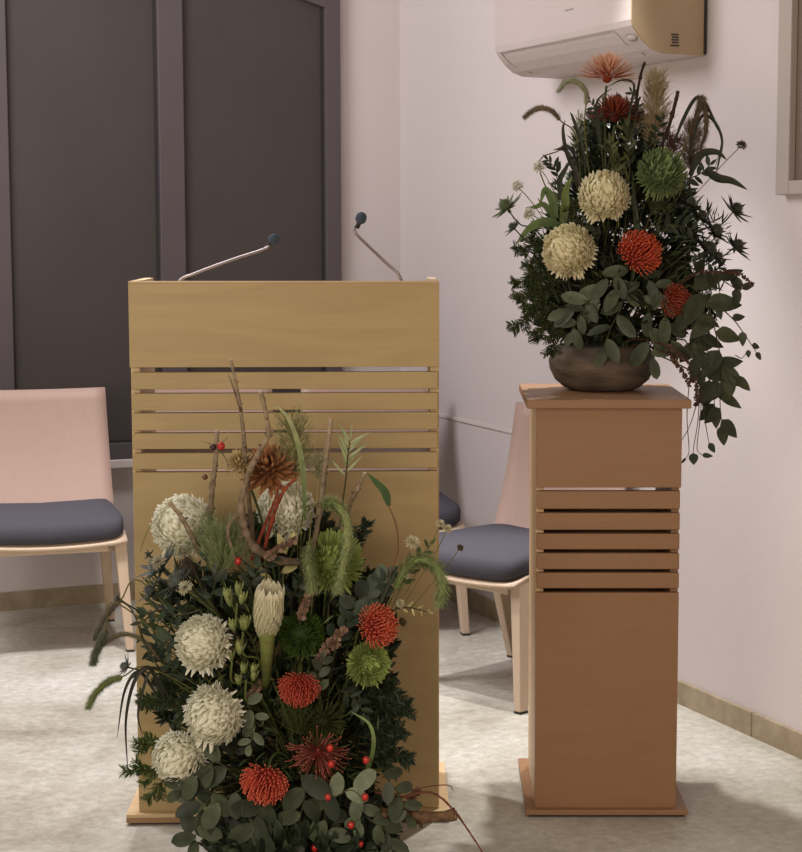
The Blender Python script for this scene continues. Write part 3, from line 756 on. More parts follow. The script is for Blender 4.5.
ballbloom('green_chrysanthemum', A, F(301, 634, 3.69), 23 * k1, 'dark green chrysanthemum in the shade beside the cream protea', ('33471d', '56702c'), n=560, wid=.085, plen=.5, droop=4, curl=1.0, rag=.22, core=.62)
ballbloom('green_chrysanthemum', A, F(369, 664, 3.64), 22 * k1, 'lime green chrysanthemum right below the orange pincushion flower', ('7e924a', 'b2c276'), n=560, wid=.085, plen=.5, droop=4, curl=1.0, rag=.22, core=.62)
bloom('green_chrysanthemum', A, F(322, 722, 3.66), 20 * k1, 'olive green thread-petalled chrysanthemum above the loose red spider flower', ('39421f', '5a6434'), 150, wid=.06, incurve=.2, lenf=1.2)
pincushion(A, F(376, 626, 3.64), 22 * k1, 'orange-red pincushion flower at the right edge of the floor arrangement')
pincushion(A, F(299, 686, 3.62), 21 * k1, 'orange-red pincushion flower in the middle of the floor arrangement', ('cc4634', 'e0705a'))
pincushion(A, F(265, 780, 3.57), 24 * k1, 'round orange-red pincushion flower low in the floor arrangement', ('d24a36', 'ee7e62'))
pincushion(A, F(318, 752, 3.62), 27 * k1, 'dusky red spider-like flower with loose spreading petals', ('8a4238', 'b4685a'), 110, loose=2)
# cream protea
pc = F(268, 615, 3.62); t = empty('protea', pc, 0, 'cream cone-shaped protea on a thick pale stalk', 'flower'); ax = V((.12, -.35, 1)).normalized(); X, Y_ = frame(ax); q = MB()
for k in range(150):
    f = (k + .5) / 150; h = (f - .45) * 44 * k1; rr = (19 * k1) * (1 - .45 * max(0, (.55 - f) / .55) ** 1.5) * (1 - .25 * f); a = k * 2.4; out = X * cos(a) + Y_ * sin(a)
    q.leaf(ax * (h - .012) + out * rr * .75, ax + out * (.12 + .2 * f) + rv(.08), out, .038, .015, mix(H('8d8f5c'), H('d6d0ae'), f ** .6), H('ece6cc'), bend=.5, segs=4, shape='ovate', cup=.25)
q.build('bracts', M['petal'], t)
q = MB()
for k in range(70):
    a = k * 2.4; rr = 13 * k1 * (k / 70) ** .5; out = X * cos(a) + Y_ * sin(a); b = ax * 18 * k1 + out * rr; q.tube([b, b + ax * rnd(.008, .014) + out * .002], [.0014, .0008], 4, H('d9d3bd'), cap=False)
q.build('crown', M['fuzz'], t)
q = MB(); q.tube(spline([ax * -.02, V((-.004, .01, -.08)), V((-.01, .04, -.16))], 5), [.019, .008], 10, H('7c8452'), H('3c4628')); q.build('stem', M['leaf'], t)  # stalk colour darkens downward, painting the shade inside the arrangement
# leucadendron buds
for (px, py, s, n_) in ((237, 603, 1.0, 'left of the cream protea'), (243, 632, 1.0, 'just below the first, beside the protea stalk'), (232, 660, .9, 'between the two upper stepped white blooms'), (246, 680, .8, 'lowest, over the largest white bloom')):
    p = F(px, py, 3.62); t = empty('leucadendron', p, 0, 'pale green leafy bud cluster ' + n_, 'flower bud'); q = MB()
    for b in range(4):
        c = V((rnd(-.02, .02), rnd(-.01, .01), rnd(-.015, .02))) * s; ax = (c * 14 + V((0, -.3, 1))).normalized(); X, Y_ = frame(ax)
        for k in range(14):
            a = k * 2.4; out = X * cos(a) + Y_ * sin(a); q.leaf(c + out * .003, ax * 1.2 + out * (.25 + .06 * k), out * -1, .03 * s * (.7 + .03 * k), .009, H('66774c', .15), H('9aa67c', .1), bend=-.7, segs=4, shape='lance', cup=.2)
    q.build('leaves', M['leaf'], t); s_ = MB(); stem_to(s_, A, p, (0, -.2, 1), .0025, '55603a', p); s_.build('stem', M['leaf'], t)
# foxtails and amaranth
G = ('848f58', 'b2b982')
foxtail(A, fp([(322, 507, 3.66), (333, 503, 3.64), (346, 518, 3.62), (347, 545, 3.62), (341, 575, 3.61), (338, 592, 3.61)]), .014, 'thick green tassel arching down over the bright green chrysanthemum', *G)
foxtail(A, fp([(309, 545, 3.63), (308, 560, 3.62), (311, 580, 3.61), (312, 592, 3.61)]), .013, 'short thick green tassel hanging straight on the left of the bright green chrysanthemum', '7c8650', 'aab078')
foxtail(A, fp([(396, 588, 3.66), (408, 566, 3.66), (424, 560, 3.65), (438, 570, 3.64), (443, 590, 3.64), (439, 605, 3.64)]), .016, 'thick green foxtail curling over on the right, reaching past the lectern edge', '7a8850', 'a8b478')
foxtail(A, fp([(160, 661, 3.68), (145, 642, 3.67), (127, 634, 3.66), (112, 638, 3.65), (104, 644, 3.65)]), .0065, 'thin brown foxtail arching left from under the sea holly', '6a6048', '8d8264')
foxtail(A, fp([(120, 601, 3.66), (108, 612, 3.66), (99, 627, 3.66), (95, 640, 3.65)]), .0085, 'brown bristly foxtail drooping beside the dark round thistle', '5c5544', '7b715a')
foxtail(A, fp([(106, 630, 3.64), (101, 642, 3.64), (95, 655, 3.64), (93, 664, 3.64)]), .0095, 'dark green foxtail hanging at the far left above the floor', '3c4228', '5c6340')
foxtail(A, fp([(122, 677, 3.64), (108, 682, 3.64), (95, 694, 3.63), (88, 708, 3.63)]), .0095, 'green-tipped foxtail pointing down to the left over the bright floor', '6a7040', '8b9a50')
foxtail(A, fp([(196, 575, 3.72), (188, 560, 3.72), (184, 572, 3.72), (186, 590, 3.72)]), .011, 'reddish brown seed spike tucked right of the blue sea holly', '4c3c2c', '6b5640')
# sea holly
thistle(A, F(160, 568, 3.66), 26 * k1, 'large steel-blue sea holly on the left of the floor arrangement', '525c66', bracts=16)
thistle(A, F(178, 583, 3.64), 22 * k1, 'second steel-blue sea holly just below and right of the largest', '4a545e', bracts=15)
thistle(A, F(152, 592, 3.66), 17 * k1, 'small dark sea holly under the large blue one', '333c44')
thistle(A, F(127, 667, 3.64), 14 * k1, 'blue-grey sea holly standing alone over the drooping blades', '4c5560', bracts=8)
thistle(A, F(118, 598, 3.66), 7 * k1, 'small round dark thistle at the left tip of a long stem', '3b3f44', bracts=8)
thistle(A, F(149, 555, 3.68), 8 * k1, 'tiny dark thistle bud under the upper left white bloom', '2f3338', bracts=8)
button(A, F(159, 562, 3.63), 8 * k1, 'pale beige button flower on top of the blue sea holly', 'b9b098')
button(A, F(186, 588, 3.62), 8 * k1, 'cream button flower between the sea holly and the white bloom below', 'd2ceb0')
for px, py, r, s, lab in ((412, 543, 8, [(405, 565), (395, 605)], 'small cream star flower in front of the lectern, above the curling foxtail'), (440, 524, 5, [(428, 550), (400, 605)], 'tiny cream star flower beside the edge of the lectern'), (447, 529, 5, [(436, 552), (405, 602)], 'tiny cream star flower over the grey seat cushion'), (460, 548, 4, [(445, 568), (408, 612)], 'tiny seed head against the grey seat cushion, furthest from the lectern'), (406, 576, 4, [(400, 590), (390, 612)], 'tiny white flower inside the curl of the foxtail'), (400, 604, 5, [(393, 612), (385, 620)], 'white bud just above the orange pincushion at the right'), (402, 622, 5, [(395, 625), (385, 628)], 'brown seed head right beside the upper orange pincushion')):
    button(A, F(px, py, 3.66), r * k1, lab, '6b5d42' if 'brown' in lab or 'seed' in lab else 'd8d2b4', stemp=fp(s, 3.68))
# bare branches
BR = ('5c4e40', '8f7f6a')
twig(fp([(256, 560, 3.72), (251, 520, 3.72), (246, 470, 3.70), (243, 430, 3.69), (239, 400, 3.68), (234, 375, 3.67), (231, 360, 3.67)]), (.0055, .0028), 'tallest thin bare branch, standing highest in the floor arrangement', BR, forks=[(fp([(241, 412, 3.68), (232, 384, 3.68), (228, 374, 3.68)]), .0025)], endc='d9cbb0', knots=6)
twig(fp([(300, 562, 3.70), (277, 560, 3.69), (255, 548, 3.68), (245, 530, 3.67), (241, 505, 3.66), (247, 478, 3.66), (259, 452, 3.65), (268, 436, 3.65), (266, 415, 3.65), (261, 392, 3.65)]), (.0085, .0045), 'thick crooked bare branch bending up through the middle', ('5f5144', '8a7862'), forks=[(fp([(268, 437, 3.65), (276, 433, 3.65)]), .004), (fp([(243, 510, 3.66), (228, 528, 3.66), (235, 560, 3.68)]), .006)], endc='cdbfa6', knots=8)
twig(fp([(210, 525, 3.73), (211, 505, 3.73), (213, 480, 3.72), (216, 455, 3.72), (217, 431, 3.72)]), (.0055, .0045), 'upright bare branch carrying small red berries', BR, endc='d9cbb0', berries=[(P(221, 446, 3.69), .0085, 'a3201c'), (P(213, 447, 3.70), .007, '3a1d18'), (P(205, 477, 3.72), .006, '5a2a22')], forks=[(fp([(218, 447, 3.72), (208, 443, 3.70), (199, 441, 3.70)]), .0012), (fp([(218, 447, 3.72), (227, 462, 3.70), (228, 476, 3.70)]), .0018), (fp([(219, 446, 3.72), (229, 436, 3.70)]), .0012)])
twig(fp([(303, 590, 3.70), (312, 555, 3.69), (320, 510, 3.68), (324, 475, 3.68), (328, 445, 3.67), (331, 418, 3.67)]), (.006, .004), 'straight bare branch standing right of the grassy plume', BR, endc='b98a6a', knots=5)
twig(fp([(345, 520, 3.69), (352, 500, 3.69), (358, 488, 3.68), (365, 473, 3.68)]), (.0045, .0035), 'short bare twig leaning right before the lectern panel', BR, endc='e0d4ba')
twig(fp([(200, 553, 3.70), (191, 535, 3.69), (181, 517, 3.69), (169, 502, 3.69)]), (.0055, .004), 'short bare twig crossing the upper left white bloom', BR, endc='c9b898')
twig(fp([(262, 560, 3.71), (272, 520, 3.70), (283, 492, 3.69), (296, 478, 3.68)]), (.0045, .003), 'reddish brown twig crossing the white bloom among the branches', ('6d2f22', '8a4a34'), name='red_twig')
twig(fp([(252, 560, 3.70), (265, 525, 3.69), (275, 500, 3.69), (280, 482, 3.69)]), (.0035, .002), 'slimmer reddish twig beside the crossing red twig', ('6d2f22', '7d4030'), name='red_twig')
twig(fp([(379, 812, 3.62), (400, 816, 3.62), (425, 817, 3.61), (456, 815, 3.60)], 3.6), (.012, .0105), 'stout piece of bare branch jutting out low on the right', ('54402f', '6d5440'), endc='9a7d60', knots=6, name='driftwood_branch')
twig(fp([(375, 792, 3.62), (400, 797, 3.60), (425, 792, 3.58), (440, 797, 3.57), (455, 812, 3.56), (468, 830, 3.55), (482, 852, 3.54), (490, 872, 3.54)]), (.003, .0015), 'long thin reddish twig arching down to the floor on the right', ('5a3528', '6f4838'), forks=[(fp([(385, 797, 3.62), (420, 788, 3.6), (447, 785, 3.6), (453, 790, 3.6)]), .0018), (fp([(458, 815, 3.56), (462, 822, 3.55)]), .001), (fp([(405, 797, 3.6), (420, 806, 3.6), (440, 808, 3.6)]), .0012)], name='red_twig')
twig(fp([(160, 670, 3.66), (145, 645, 3.66), (133, 612, 3.66), (119, 600, 3.66)]), (.002, .001), 'thin dark stem reaching left to the small round thistle', ('3a3a2a', '4a4a36'), name='thin_stem', cat='stem')
# berries
for px, py, lab in ((366, 760, 'red rosehip right of the dusky spider flower, uppermost of the low berries'), (330, 748, 'red rosehip in the heart of the dusky spider flower'), (331, 764, 'red rosehip on the lower edge of the dusky spider flower'), (365, 797, 'red rosehip beside the pale eucalyptus leaf'), (351, 825, 'red rosehip under the pale eucalyptus leaf'), (360, 844, 'red rosehip at the very bottom right of the arrangement'), (315, 848, 'red rosehip at the bottom edge among eucalyptus'), (328, 797, 'orange rosehip below the dusky spider flower'), (238, 561, 'dark red rosehip beside the crooked branch')):
    berry(A, F(px, py, 3.58 if py > 700 else 3.68), 3.5 * k1, lab)
# dried orange flower, wisps, blades
bloom('dried_flower', A, F(268, 470, 3.72), 26 * k1, 'dried rust-orange curled leaf flower among the branches', ('7c4a2c', 'b8825a'), 90, wid=.2, incurve=1.2, lenf=1.0)
bloom('dried_flower', A, F(240, 463, 3.70), 14 * k1, 'dried straw-coloured crumpled bloom left of the rust-orange one', ('a08458', 'd0b888'), 60, wid=.2, incurve=1.2)
wisp(A, P(296, 478, 3.74), .14, .075, 'airy pale green dill frond against the lectern slats', ('8a8f5c', 'b4b07e'), 210, lean=(-.05, 0, 1))
wisp(A, P(222, 575, 3.70), .11, .085, 'soft green feathery frond right of the upper left white bloom', ('7c8c5c', 'aab484'), 330)
wisp(A, P(318, 480, 3.72), .05, .05, 'whitish dried seed frond behind the straight branch', ('9a9872', 'c4c0a0'), 90)
wisp(A, P(300, 735, 3.64), .07, .06, 'olive feathery frond above the dusky spider flower', ('3c4526', '5f6a3c'), 160)
wisp(A, P(265, 815, 3.60), .05, .04, 'dull green feathery frond below the low orange pincushion', ('2f3a28', '4d5a40'), 80)
leafy(A, fp([(346, 478, 3.70), (348, 455, 3.70), (350, 440, 3.70)]), 'pale spiky papyrus-like tuft before the slats of the lectern', 'leaf tuft', 'papyrus_tuft', L=.055, Wd=.006, n=13, cols=('84947a', 'aab8a4'), spread=.6, bend=.15, jitter=.2)
leafy(A, fp([(272, 600, 3.74), (290, 545, 3.70)]), 'whitish narrow dried seed pod behind the white bloom', 'seed pod', 'dried_pod', L=.05, Wd=.02, n=3, cols=('9a9872', 'b9b58e'))
blade(A, fp([(305, 520, 3.69), (303, 470, 3.69), (297, 440, 3.69), (288, 418, 3.69), (275, 404, 3.70)]), .011, 'broad green blade with a silvery curled tip', ('48603a', 'a8b090'))
blade(A, fp([(389, 506, 3.66), (385, 492, 3.66), (376, 482, 3.66), (367, 473, 3.66)]), .016, 'dark green pointed leaf hanging from the short leaning twig', ('2f4a28', '3f5c34'), name='hanging_leaf', cat='leaf')
blade(A, fp([(388, 504, 3.66), (396, 525, 3.66), (398, 550, 3.66), (390, 575, 3.66), (384, 595, 3.67)]), .0028, 'thin brown curved stalk below the hanging leaf', ('6a4a30', '5c4030'), name='dry_stalk', cat='stem')
blade(A, fp([(377, 610, 3.66), (388, 585, 3.66), (401, 562, 3.66)]), .007, 'dark straight blade rising from the right pincushion flower', ('232c20', '2c3826'))
blade(A, fp([(360, 790, 3.62), (373, 750, 3.60), (370, 725, 3.60), (352, 712, 3.62)]), .008, 'bright green blade curving beside the dark conifer on the right', ('3c5234', '8ba070'))
blade(A, fp([(160, 700, 3.64), (140, 672, 3.63), (125, 690, 3.62), (117, 738, 3.62)]), .007, 'leftmost of the dark drooping blades over the bright floor', ('1e221c', '2a2a26'))
blade(A, fp([(165, 700, 3.64), (150, 668, 3.62), (135, 680, 3.61), (126, 720, 3.61), (128, 775, 3.61)]), .008, 'longest dark drooping blade, its tip lowest', ('1e221c', '2a2a26'))
blade(A, fp([(170, 700, 3.64), (152, 672, 3.62), (143, 690, 3.61), (138, 715, 3.61), (143, 737, 3.62)]), .006, 'dark drooping blade closest to the lectern panel', ('1e221c', '2a2a26'))
blade(A, fp([(170, 680, 3.66), (155, 668, 3.65), (140, 672, 3.64), (128, 682, 3.64)]), .006, 'dark narrow blade arching over the lone blue-grey sea holly', ('1e241c', '2c3226'))
blade(A, fp([(140, 552, 3.7), (148, 530, 3.7), (160, 514, 3.7)]), .002, 'hair-thin stalk left of the upper left white bloom', ('6a6a48', '6a6a48'), name='dry_stalk', cat='stem')
# fir sprigs
FN = dict(L=.019, Wd=.0019, dens=260)
needles(A, fp([(175, 768, 3.66), (155, 771, 3.65), (140, 770, 3.64), (124, 771, 3.63)]), 'fir sprig pointing left below the drooping blades', **FN, cols=('34472c', '6a7e4e'), subs=2)
needles(A, fp([(180, 740, 3.67), (160, 743, 3.66), (148, 745, 3.66), (136, 743, 3.65)]), 'fir sprig just left of the lowest white chrysanthemum', **FN, cols=('34472c', '647848'), subs=3)
needles(A, fp([(170, 775, 3.67), (160, 784, 3.66), (153, 794, 3.66), (147, 800, 3.66)]), 'short fir sprig pointing down to the lectern base', **FN, cols=('3a482c', '66704a'), subs=1)
needles(A, fp([(200, 700, 3.74), (175, 705, 3.73), (155, 700, 3.72), (140, 705, 3.72)]), 'dark fir sprig left of the largest white chrysanthemum', **FN, cols=('2c3c28', '55684a'))
needles(A, fp([(205, 690, 3.74), (180, 685, 3.73), (160, 690, 3.72)]), 'dark fir sprig over the left edge of the lectern panel', **FN)
FD = dict(L=.02, Wd=.0022, dens=230, cols=('223028', '3c4c40'))
needles(A, fp([(350, 700, 3.76), (375, 697, 3.74), (392, 692, 3.72), (408, 702, 3.72)]), 'dark fir sprig on the right, level with the middle pincushion', **FD)
needles(A, fp([(350, 735, 3.76), (375, 738, 3.74), (392, 730, 3.72), (402, 728, 3.72)]), 'dark fir sprig on the right, just below the first', **FD)
needles(A, fp([(350, 755, 3.76), (378, 762, 3.74), (395, 755, 3.72), (412, 758, 3.72)]), 'dark fir sprig on the right, lowest against the lectern panel', **FD)
needles(A, fp([(355, 720, 3.76), (380, 712, 3.74), (397, 712, 3.72), (410, 706, 3.72)]), 'dark fir sprig on the right, squeezed between two others', **FD)
needles(A, fp([(350, 560, 3.75), (357, 545, 3.74), (365, 530, 3.73), (368, 522, 3.73)]), 'small dark fir tip above the bright green chrysanthemum', **FD, subs=1)
# leafy branches
EU = dict(name='eucalyptus_branch', shape='round', spread=.9)
GY = ('2c3836', '566460')
leafy(A, fp([(345, 620, 3.70), (360, 600, 3.68), (378, 585, 3.67), (388, 575, 3.67)]), 'blue-grey eucalyptus branch between the green and orange flowers', **EU, L=.04, Wd=.03, n=12, cols=GY)
leafy(A, fp([(330, 640, 3.70), (350, 620, 3.68), (372, 607, 3.67)]), 'darker blue-grey eucalyptus branch beside the upper right pincushion flower', **EU, L=.034, Wd=.026, n=9, cols=('263430', '4a5a56'))
for pts, lab, L in (([(330, 800), (350, 790), (362, 800), (360, 822)], 'with two pale leaves hanging near the low berries', .05), ([(240, 790), (222, 800), (205, 805), (190, 800)], 'reaching left below the lowest white bloom', .055), ([(300, 770), (305, 795), (300, 820), (303, 850)], 'hanging straight down in the centre', .055), ([(270, 800), (255, 820), (250, 850)], 'hanging under the low orange pincushion', .055), ([(330, 790), (325, 815), (330, 850)], 'hanging right of the centre', .05), ([(380, 770), (392, 785), (402, 800), (408, 815)], 'with dull leaves low on the right side', .045), ([(230, 770), (215, 762), (200, 772), (180, 790)], 'of dark leaves crossing the lowest white bloom', .05), ([(370, 820), (385, 830), (392, 850)], 'at the bottom right corner of the mass', .045), ([(215, 790), (200, 815), (195, 840)], 'drooping over the grey stone pot', .055), ([(245, 700), (255, 720), (250, 745)], 'with pale round leaves right of the largest white bloom', .034), ([(320, 700), (318, 680), (322, 660)], 'small and grey between red and green flowers', .026)):
    leafy(A, fp(pts, 3.585 if pts[0][1] > 740 else 3.63), 'grey-green eucalyptus branch ' + lab, **EU, L=L * 1.2, Wd=L * .68, n=6, cols=('27302a', '4f5a4e') if 'pale' not in lab else ('56625a', '76827a'), bend=.5)
random.seed(21)
DL = ('1c2820', '33443a')
for pts, lab, L in (([(190, 640), (170, 640), (155, 650)], 'behind the upper white bloom of the trio', .045), ([(200, 610), (180, 615), (160, 610), (145, 615)], 'reaching left under the blue sea holly', .035), ([(210, 600), (215, 580), (205, 560)], 'standing below the soft feathery frond', .04), ([(190, 680), (172, 668), (158, 655)], 'between the first and second stepped white blooms', .04), ([(230, 760), (240, 740), (255, 735)], 'right of the lowest white bloom', .045), ([(150, 610), (140, 625), (150, 655)], 'on the dark stem left of the panel edge', .03), ([(340, 690), (355, 700), (365, 715)], 'under the lime green chrysanthemum', .035), ([(250, 590), (258, 570), (270, 555)], 'right of the crooked branch', .035), ([(290, 600), (300, 585), (315, 575)], 'beneath the hanging green tassel', .03)):
    leafy(A, fp(pts, 3.68), 'dark leafy branch ' + lab, L=L, Wd=L * .4, n=8, cols=DL)
for pts, lab in (([(265, 560), (280, 548), (295, 540)], 'below the upper white bloom'), ([(300, 620), (305, 605), (308, 596)], 'between the protea and the hanging tassel'), ([(335, 650), (338, 635), (345, 630)], 'left of the upper right pincushion flower'), ([(315, 665), (325, 650), (330, 640)], 'above the middle pincushion flower'), ([(248, 700), (256, 690), (262, 682)], 'beside the largest white bloom'), ([(400, 818), (410, 800), (418, 790)], 'dry and twiggy beside the jutting branch')):
    p = fp(pts, 3.66); t = leafy(A, p, 'dusty mauve blossom spray ' + lab, 'blossom spray', 'statice_spray', L=.012, Wd=.009, n=34, cols=('5a4440', '8d726a'), shape='round', spread=1.6, jitter=.9, bend=.2)
leafy(A, fp([(395, 608, 3.66), (412, 608, 3.66), (428, 612, 3.66)]), 'small whitish sprig lying right above the pincushion flower', 'leafy sprig', L=.02, Wd=.005, n=7, cols=('8d8c68', 'c4c09a'), link=False)
leafy(A, fp([(395, 590, 3.7), (408, 575, 3.7), (418, 560, 3.7), (430, 545, 3.7)]), 'green leafy tuft behind the curling foxtail', L=.03, Wd=.012, n=9, cols=('33452a', '50643c'))
random.seed(5)

# ------------------------------------------------------------------ pedestal arrangement
k2 = PXM(4.2)
def Q(px, py, Y=4.2): return P(px, py, Y)
def qp(seq, Y=4.22): return [P(a[0], a[1], a[2] if len(a) > 2 else Y) for a in seq]
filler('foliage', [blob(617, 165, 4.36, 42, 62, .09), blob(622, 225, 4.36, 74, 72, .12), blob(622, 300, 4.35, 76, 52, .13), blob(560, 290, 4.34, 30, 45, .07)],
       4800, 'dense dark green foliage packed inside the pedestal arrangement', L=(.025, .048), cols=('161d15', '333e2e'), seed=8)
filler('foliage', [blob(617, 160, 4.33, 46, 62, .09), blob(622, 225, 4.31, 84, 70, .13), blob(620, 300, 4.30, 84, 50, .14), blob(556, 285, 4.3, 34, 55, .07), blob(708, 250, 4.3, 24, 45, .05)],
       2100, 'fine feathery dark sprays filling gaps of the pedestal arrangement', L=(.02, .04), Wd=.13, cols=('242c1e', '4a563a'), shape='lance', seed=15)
random.seed(31)
for (px, py, r, lab, cols, w, n) in ((607, 78, 27, 'orange spider chrysanthemum with peach tips crowning the pedestal arrangement', ('a8401c', 'e8b898'), .075, 170), (615, 118, 25, 'dark rust-red spider chrysanthemum below the crowning orange one', ('6a2418', '9c5038'), .07, 170)):
    p = Q(px, py, 4.25); bloom('spider_chrysanthemum', B, p, r * k2 * .92, lab, cols, n, wid=w, incurve=.2, lenf=1.1, maxth=1.6, ax=V((.05, -.18, 1)).normalized(), inner='d89a6a' if r == 27 else '7a2c1c')
WP = ('e2d8ae', 'f6eed0')
ballbloom(WH, B, Q(604, 195, 4.18), 25.2 * k2, 'cream chrysanthemum in the upper middle of the pedestal arrangement', WP, droop=10)
ballbloom(WH, B, Q(568, 250, 4.17), 26.2 * k2, 'cream chrysanthemum on the left side of the pedestal arrangement', WP, droop=12)
ballbloom('green_chrysanthemum', B, Q(662, 172, 4.2), 25 * k2, 'green chrysanthemum on the upper right of the pedestal arrangement', ('64764a', '98a872'), n=560, wid=.085, plen=.5, droop=4, curl=1.0, rag=.22, core=.62)
pincushion(B, Q(638, 254, 4.17), 23 * k2, 'orange-red pincushion flower in the middle of the pedestal arrangement', ('cc4a30', 'ea7450'))
pincushion(B, Q(673, 300, 4.2), 17 * k2, 'small dull red pincushion flower right above the bowl', ('a8402e', 'c86048'))
for px, py, r, s, lab in ((518, 187, 7, [(530, 200), (548, 225)], 'white button flower furthest left of the upper flowers'), (539, 168, 7, [(548, 180), (565, 215)], 'white button flower highest on the left side of the pedestal arrangement'), (530, 214, 7, [(540, 220), (560, 240)], 'white button flower above the green pointed leaf'), (741, 146, 6, [(725, 162), (695, 195)], 'brown seed head standing out to the upper right')):
    button(B, Q(px, py), r * k2, lab, '6a5c4c' if 'brown' in lab else 'd6d2c2', stemp=qp(s))
# foxtails, pampas, grass
foxtail(B, qp([(586, 105), (586, 92), (577, 82), (566, 82), (558, 92)]), .0075, 'pale green foxtail hooking over at the upper left', '8e8e6c', 'c0c09c')
foxtail(B, qp([(560, 120), (552, 111), (540, 108), (531, 112), (524, 118)]), .008, 'brown foxtail pointing left beside the wall', '76644c', '9c8868')
foxtail(B, qp([(690, 132), (698, 112), (701, 98), (705, 108), (706, 130), (700, 150)]), .0105, 'thick brown foxtail looping over at the upper right', '54432f', '7c6a4c')
foxtail(B, qp([(560, 150), (566, 146), (573, 152), (576, 162)]), .006, 'short dark seed spike left of the upper foliage', '2e241c', '44382a')
wisp(B, P(655, 145, 4.28), .19, .058, 'tall beige pampas plume behind the spider flowers', ('a8926e', 'd8c49c'), 560, name='pampas_plume', th=.0006, lean=(.0, 0, 1), cat='grass plume')
wisp(B, P(690, 170, 4.28), .13, .045, 'shorter brownish pampas plume beside the looping foxtail', ('84705a', 'a8947a'), 380, name='pampas_plume', th=.0006, lean=(.05, 0, 1), cat='grass plume')
wisp(B, P(578, 150, 4.26), .10, .03, 'pale green feathery tuft behind the hooked foxtail', ('8a9474', 'a8b090'), 90, name='feather_grass', cat='grass plume')
wisp(B, P(668, 160, 4.24), .06, .045, 'reddish brown airy panicle by the green chrysanthemum', ('5a3c34', '7a5448'), 150, name='smoke_grass', cat='grass plume', lean=(.3, 0, 1))
DK = ('1c221a', '333b2a')
blade(B, qp([(672, 150), (682, 122), (696, 98), (706, 105), (716, 125), (722, 140), (715, 168)]), .008, 'dark blade looping high over the looping foxtail', DK)
blade(B, qp([(690, 155), (700, 118), (713, 120), (722, 140), (718, 165), (716, 172)]), .007, 'dark blade bending down on the right of the loop', DK)
blade(B, qp([(705, 170), (718, 178), (732, 181), (748, 190)]), .020, 'dark pointed leaf reaching furthest right beneath the seed head', DK, name='pointed_leaf', cat='leaf')
blade(B, qp([(690, 175), (700, 155), (716, 152), (727, 160)]), .018, 'dark curled leaf above the far-reaching pointed leaf', DK, name='pointed_leaf', cat='leaf')
blade(B, qp([(590, 205), (605, 178), (618, 165), (627, 175), (629, 210)]), .007, 'olive blade bowing over the upper cream chrysanthemum', ('3c4228', '8a865c'))
blade(B, qp([(632, 280), (637, 240), (634, 200), (632, 170)]), .014, 'dull green upright blade between the cream and green blooms', ('25301f', '3a4a2c'))
blade(B, qp([(588, 170), (580, 140), (573, 118), (570, 112)]), .008, 'dark upright blade left of the crowning flower', DK)
blade(B, qp([(575, 175), (566, 150), (563, 130), (565, 120)]), .009, 'dark upright blade furthest left in the top group', DK)
blade(B, qp([(580, 200), (575, 170), (565, 150), (553, 150)]), .012, 'dark drooping leaf under the brown foxtail', ('241f18', '3a3226'), name='pointed_leaf', cat='leaf')
blade(B, qp([(625, 150), (630, 110), (634, 85), (622, 80), (606, 88)]), .006, 'dark blade curling behind the crowning orange flower', DK)
blade(B, qp([(600, 150), (596, 118), (598, 100), (612, 88)]), .006, 'dark thin blade left behind the crowning orange flower', DK)
twig(qp([(634, 120), (637, 95), (641, 74), (645, 62)]), (.003, .0028), 'dark short stick right of the crowning orange flower', ('2a211b', '3a2e26'))
twig(qp([(655, 160), (667, 132), (674, 108), (678, 91)]), (.0045, .004), 'dark thick stick between the two pampas plumes', ('2e231e', '423229'))
# leucadendron / spikes in the centre top
for (px, py, lab) in ((612, 160, 'left of the centre'), (628, 145, 'right under the rust-red bloom'), (620, 178, 'lowest, above the cream bloom')):
    leafy(B, qp([(px + 2, py + 25), (px, py), (px - 2, py - 18)], 4.2), 'olive pointed bud spray ' + lab, 'flower bud', 'protea_bud', L=.035, Wd=.009, n=14, cols=('2c3323', '545a3a'), spread=.6, bend=-.2)
# leaves on the left
LG = ('3c5030', '62784a')
blade(B, qp([(560, 225), (545, 222), (530, 228), (515, 245)]), .022, 'bright green pointed leaf low on the left', LG, name='pointed_leaf', cat='leaf')
blade(B, qp([(556, 218), (552, 200), (545, 190), (540, 205)]), .020, 'green folded leaf under the highest white button', LG, name='pointed_leaf', cat='leaf')
blade(B, qp([(562, 230), (565, 205), (566, 190), (572, 176)]), .020, 'green upright leaf left of the upper cream bloom', ('40522c', '6a7c42'), name='pointed_leaf', cat='leaf')
blade(B, qp([(556, 222), (545, 205), (535, 207), (525, 208)]), .012, 'small green leaf pointing left beneath the white buttons', LG, name='pointed_leaf', cat='leaf')
blade(B, qp([(560, 200), (560, 180), (566, 168), (570, 160)]), .012, 'dark upward leaf beside the highest white button', DK, name='pointed_leaf', cat='leaf')
thistle(B, Q(507, 208), 19 * k2, 'green spiky rosette furthest left on the pedestal arrangement', '46573a', bracts=12)
thistle(B, Q(514, 228), 12 * k2, 'small dark spiky rosette under the green one', '2c3a28', bracts=9)
ND = dict(L=.017, Wd=.0019, dens=230, cols=('26301f', '4a5838'), name='yew_sprig')
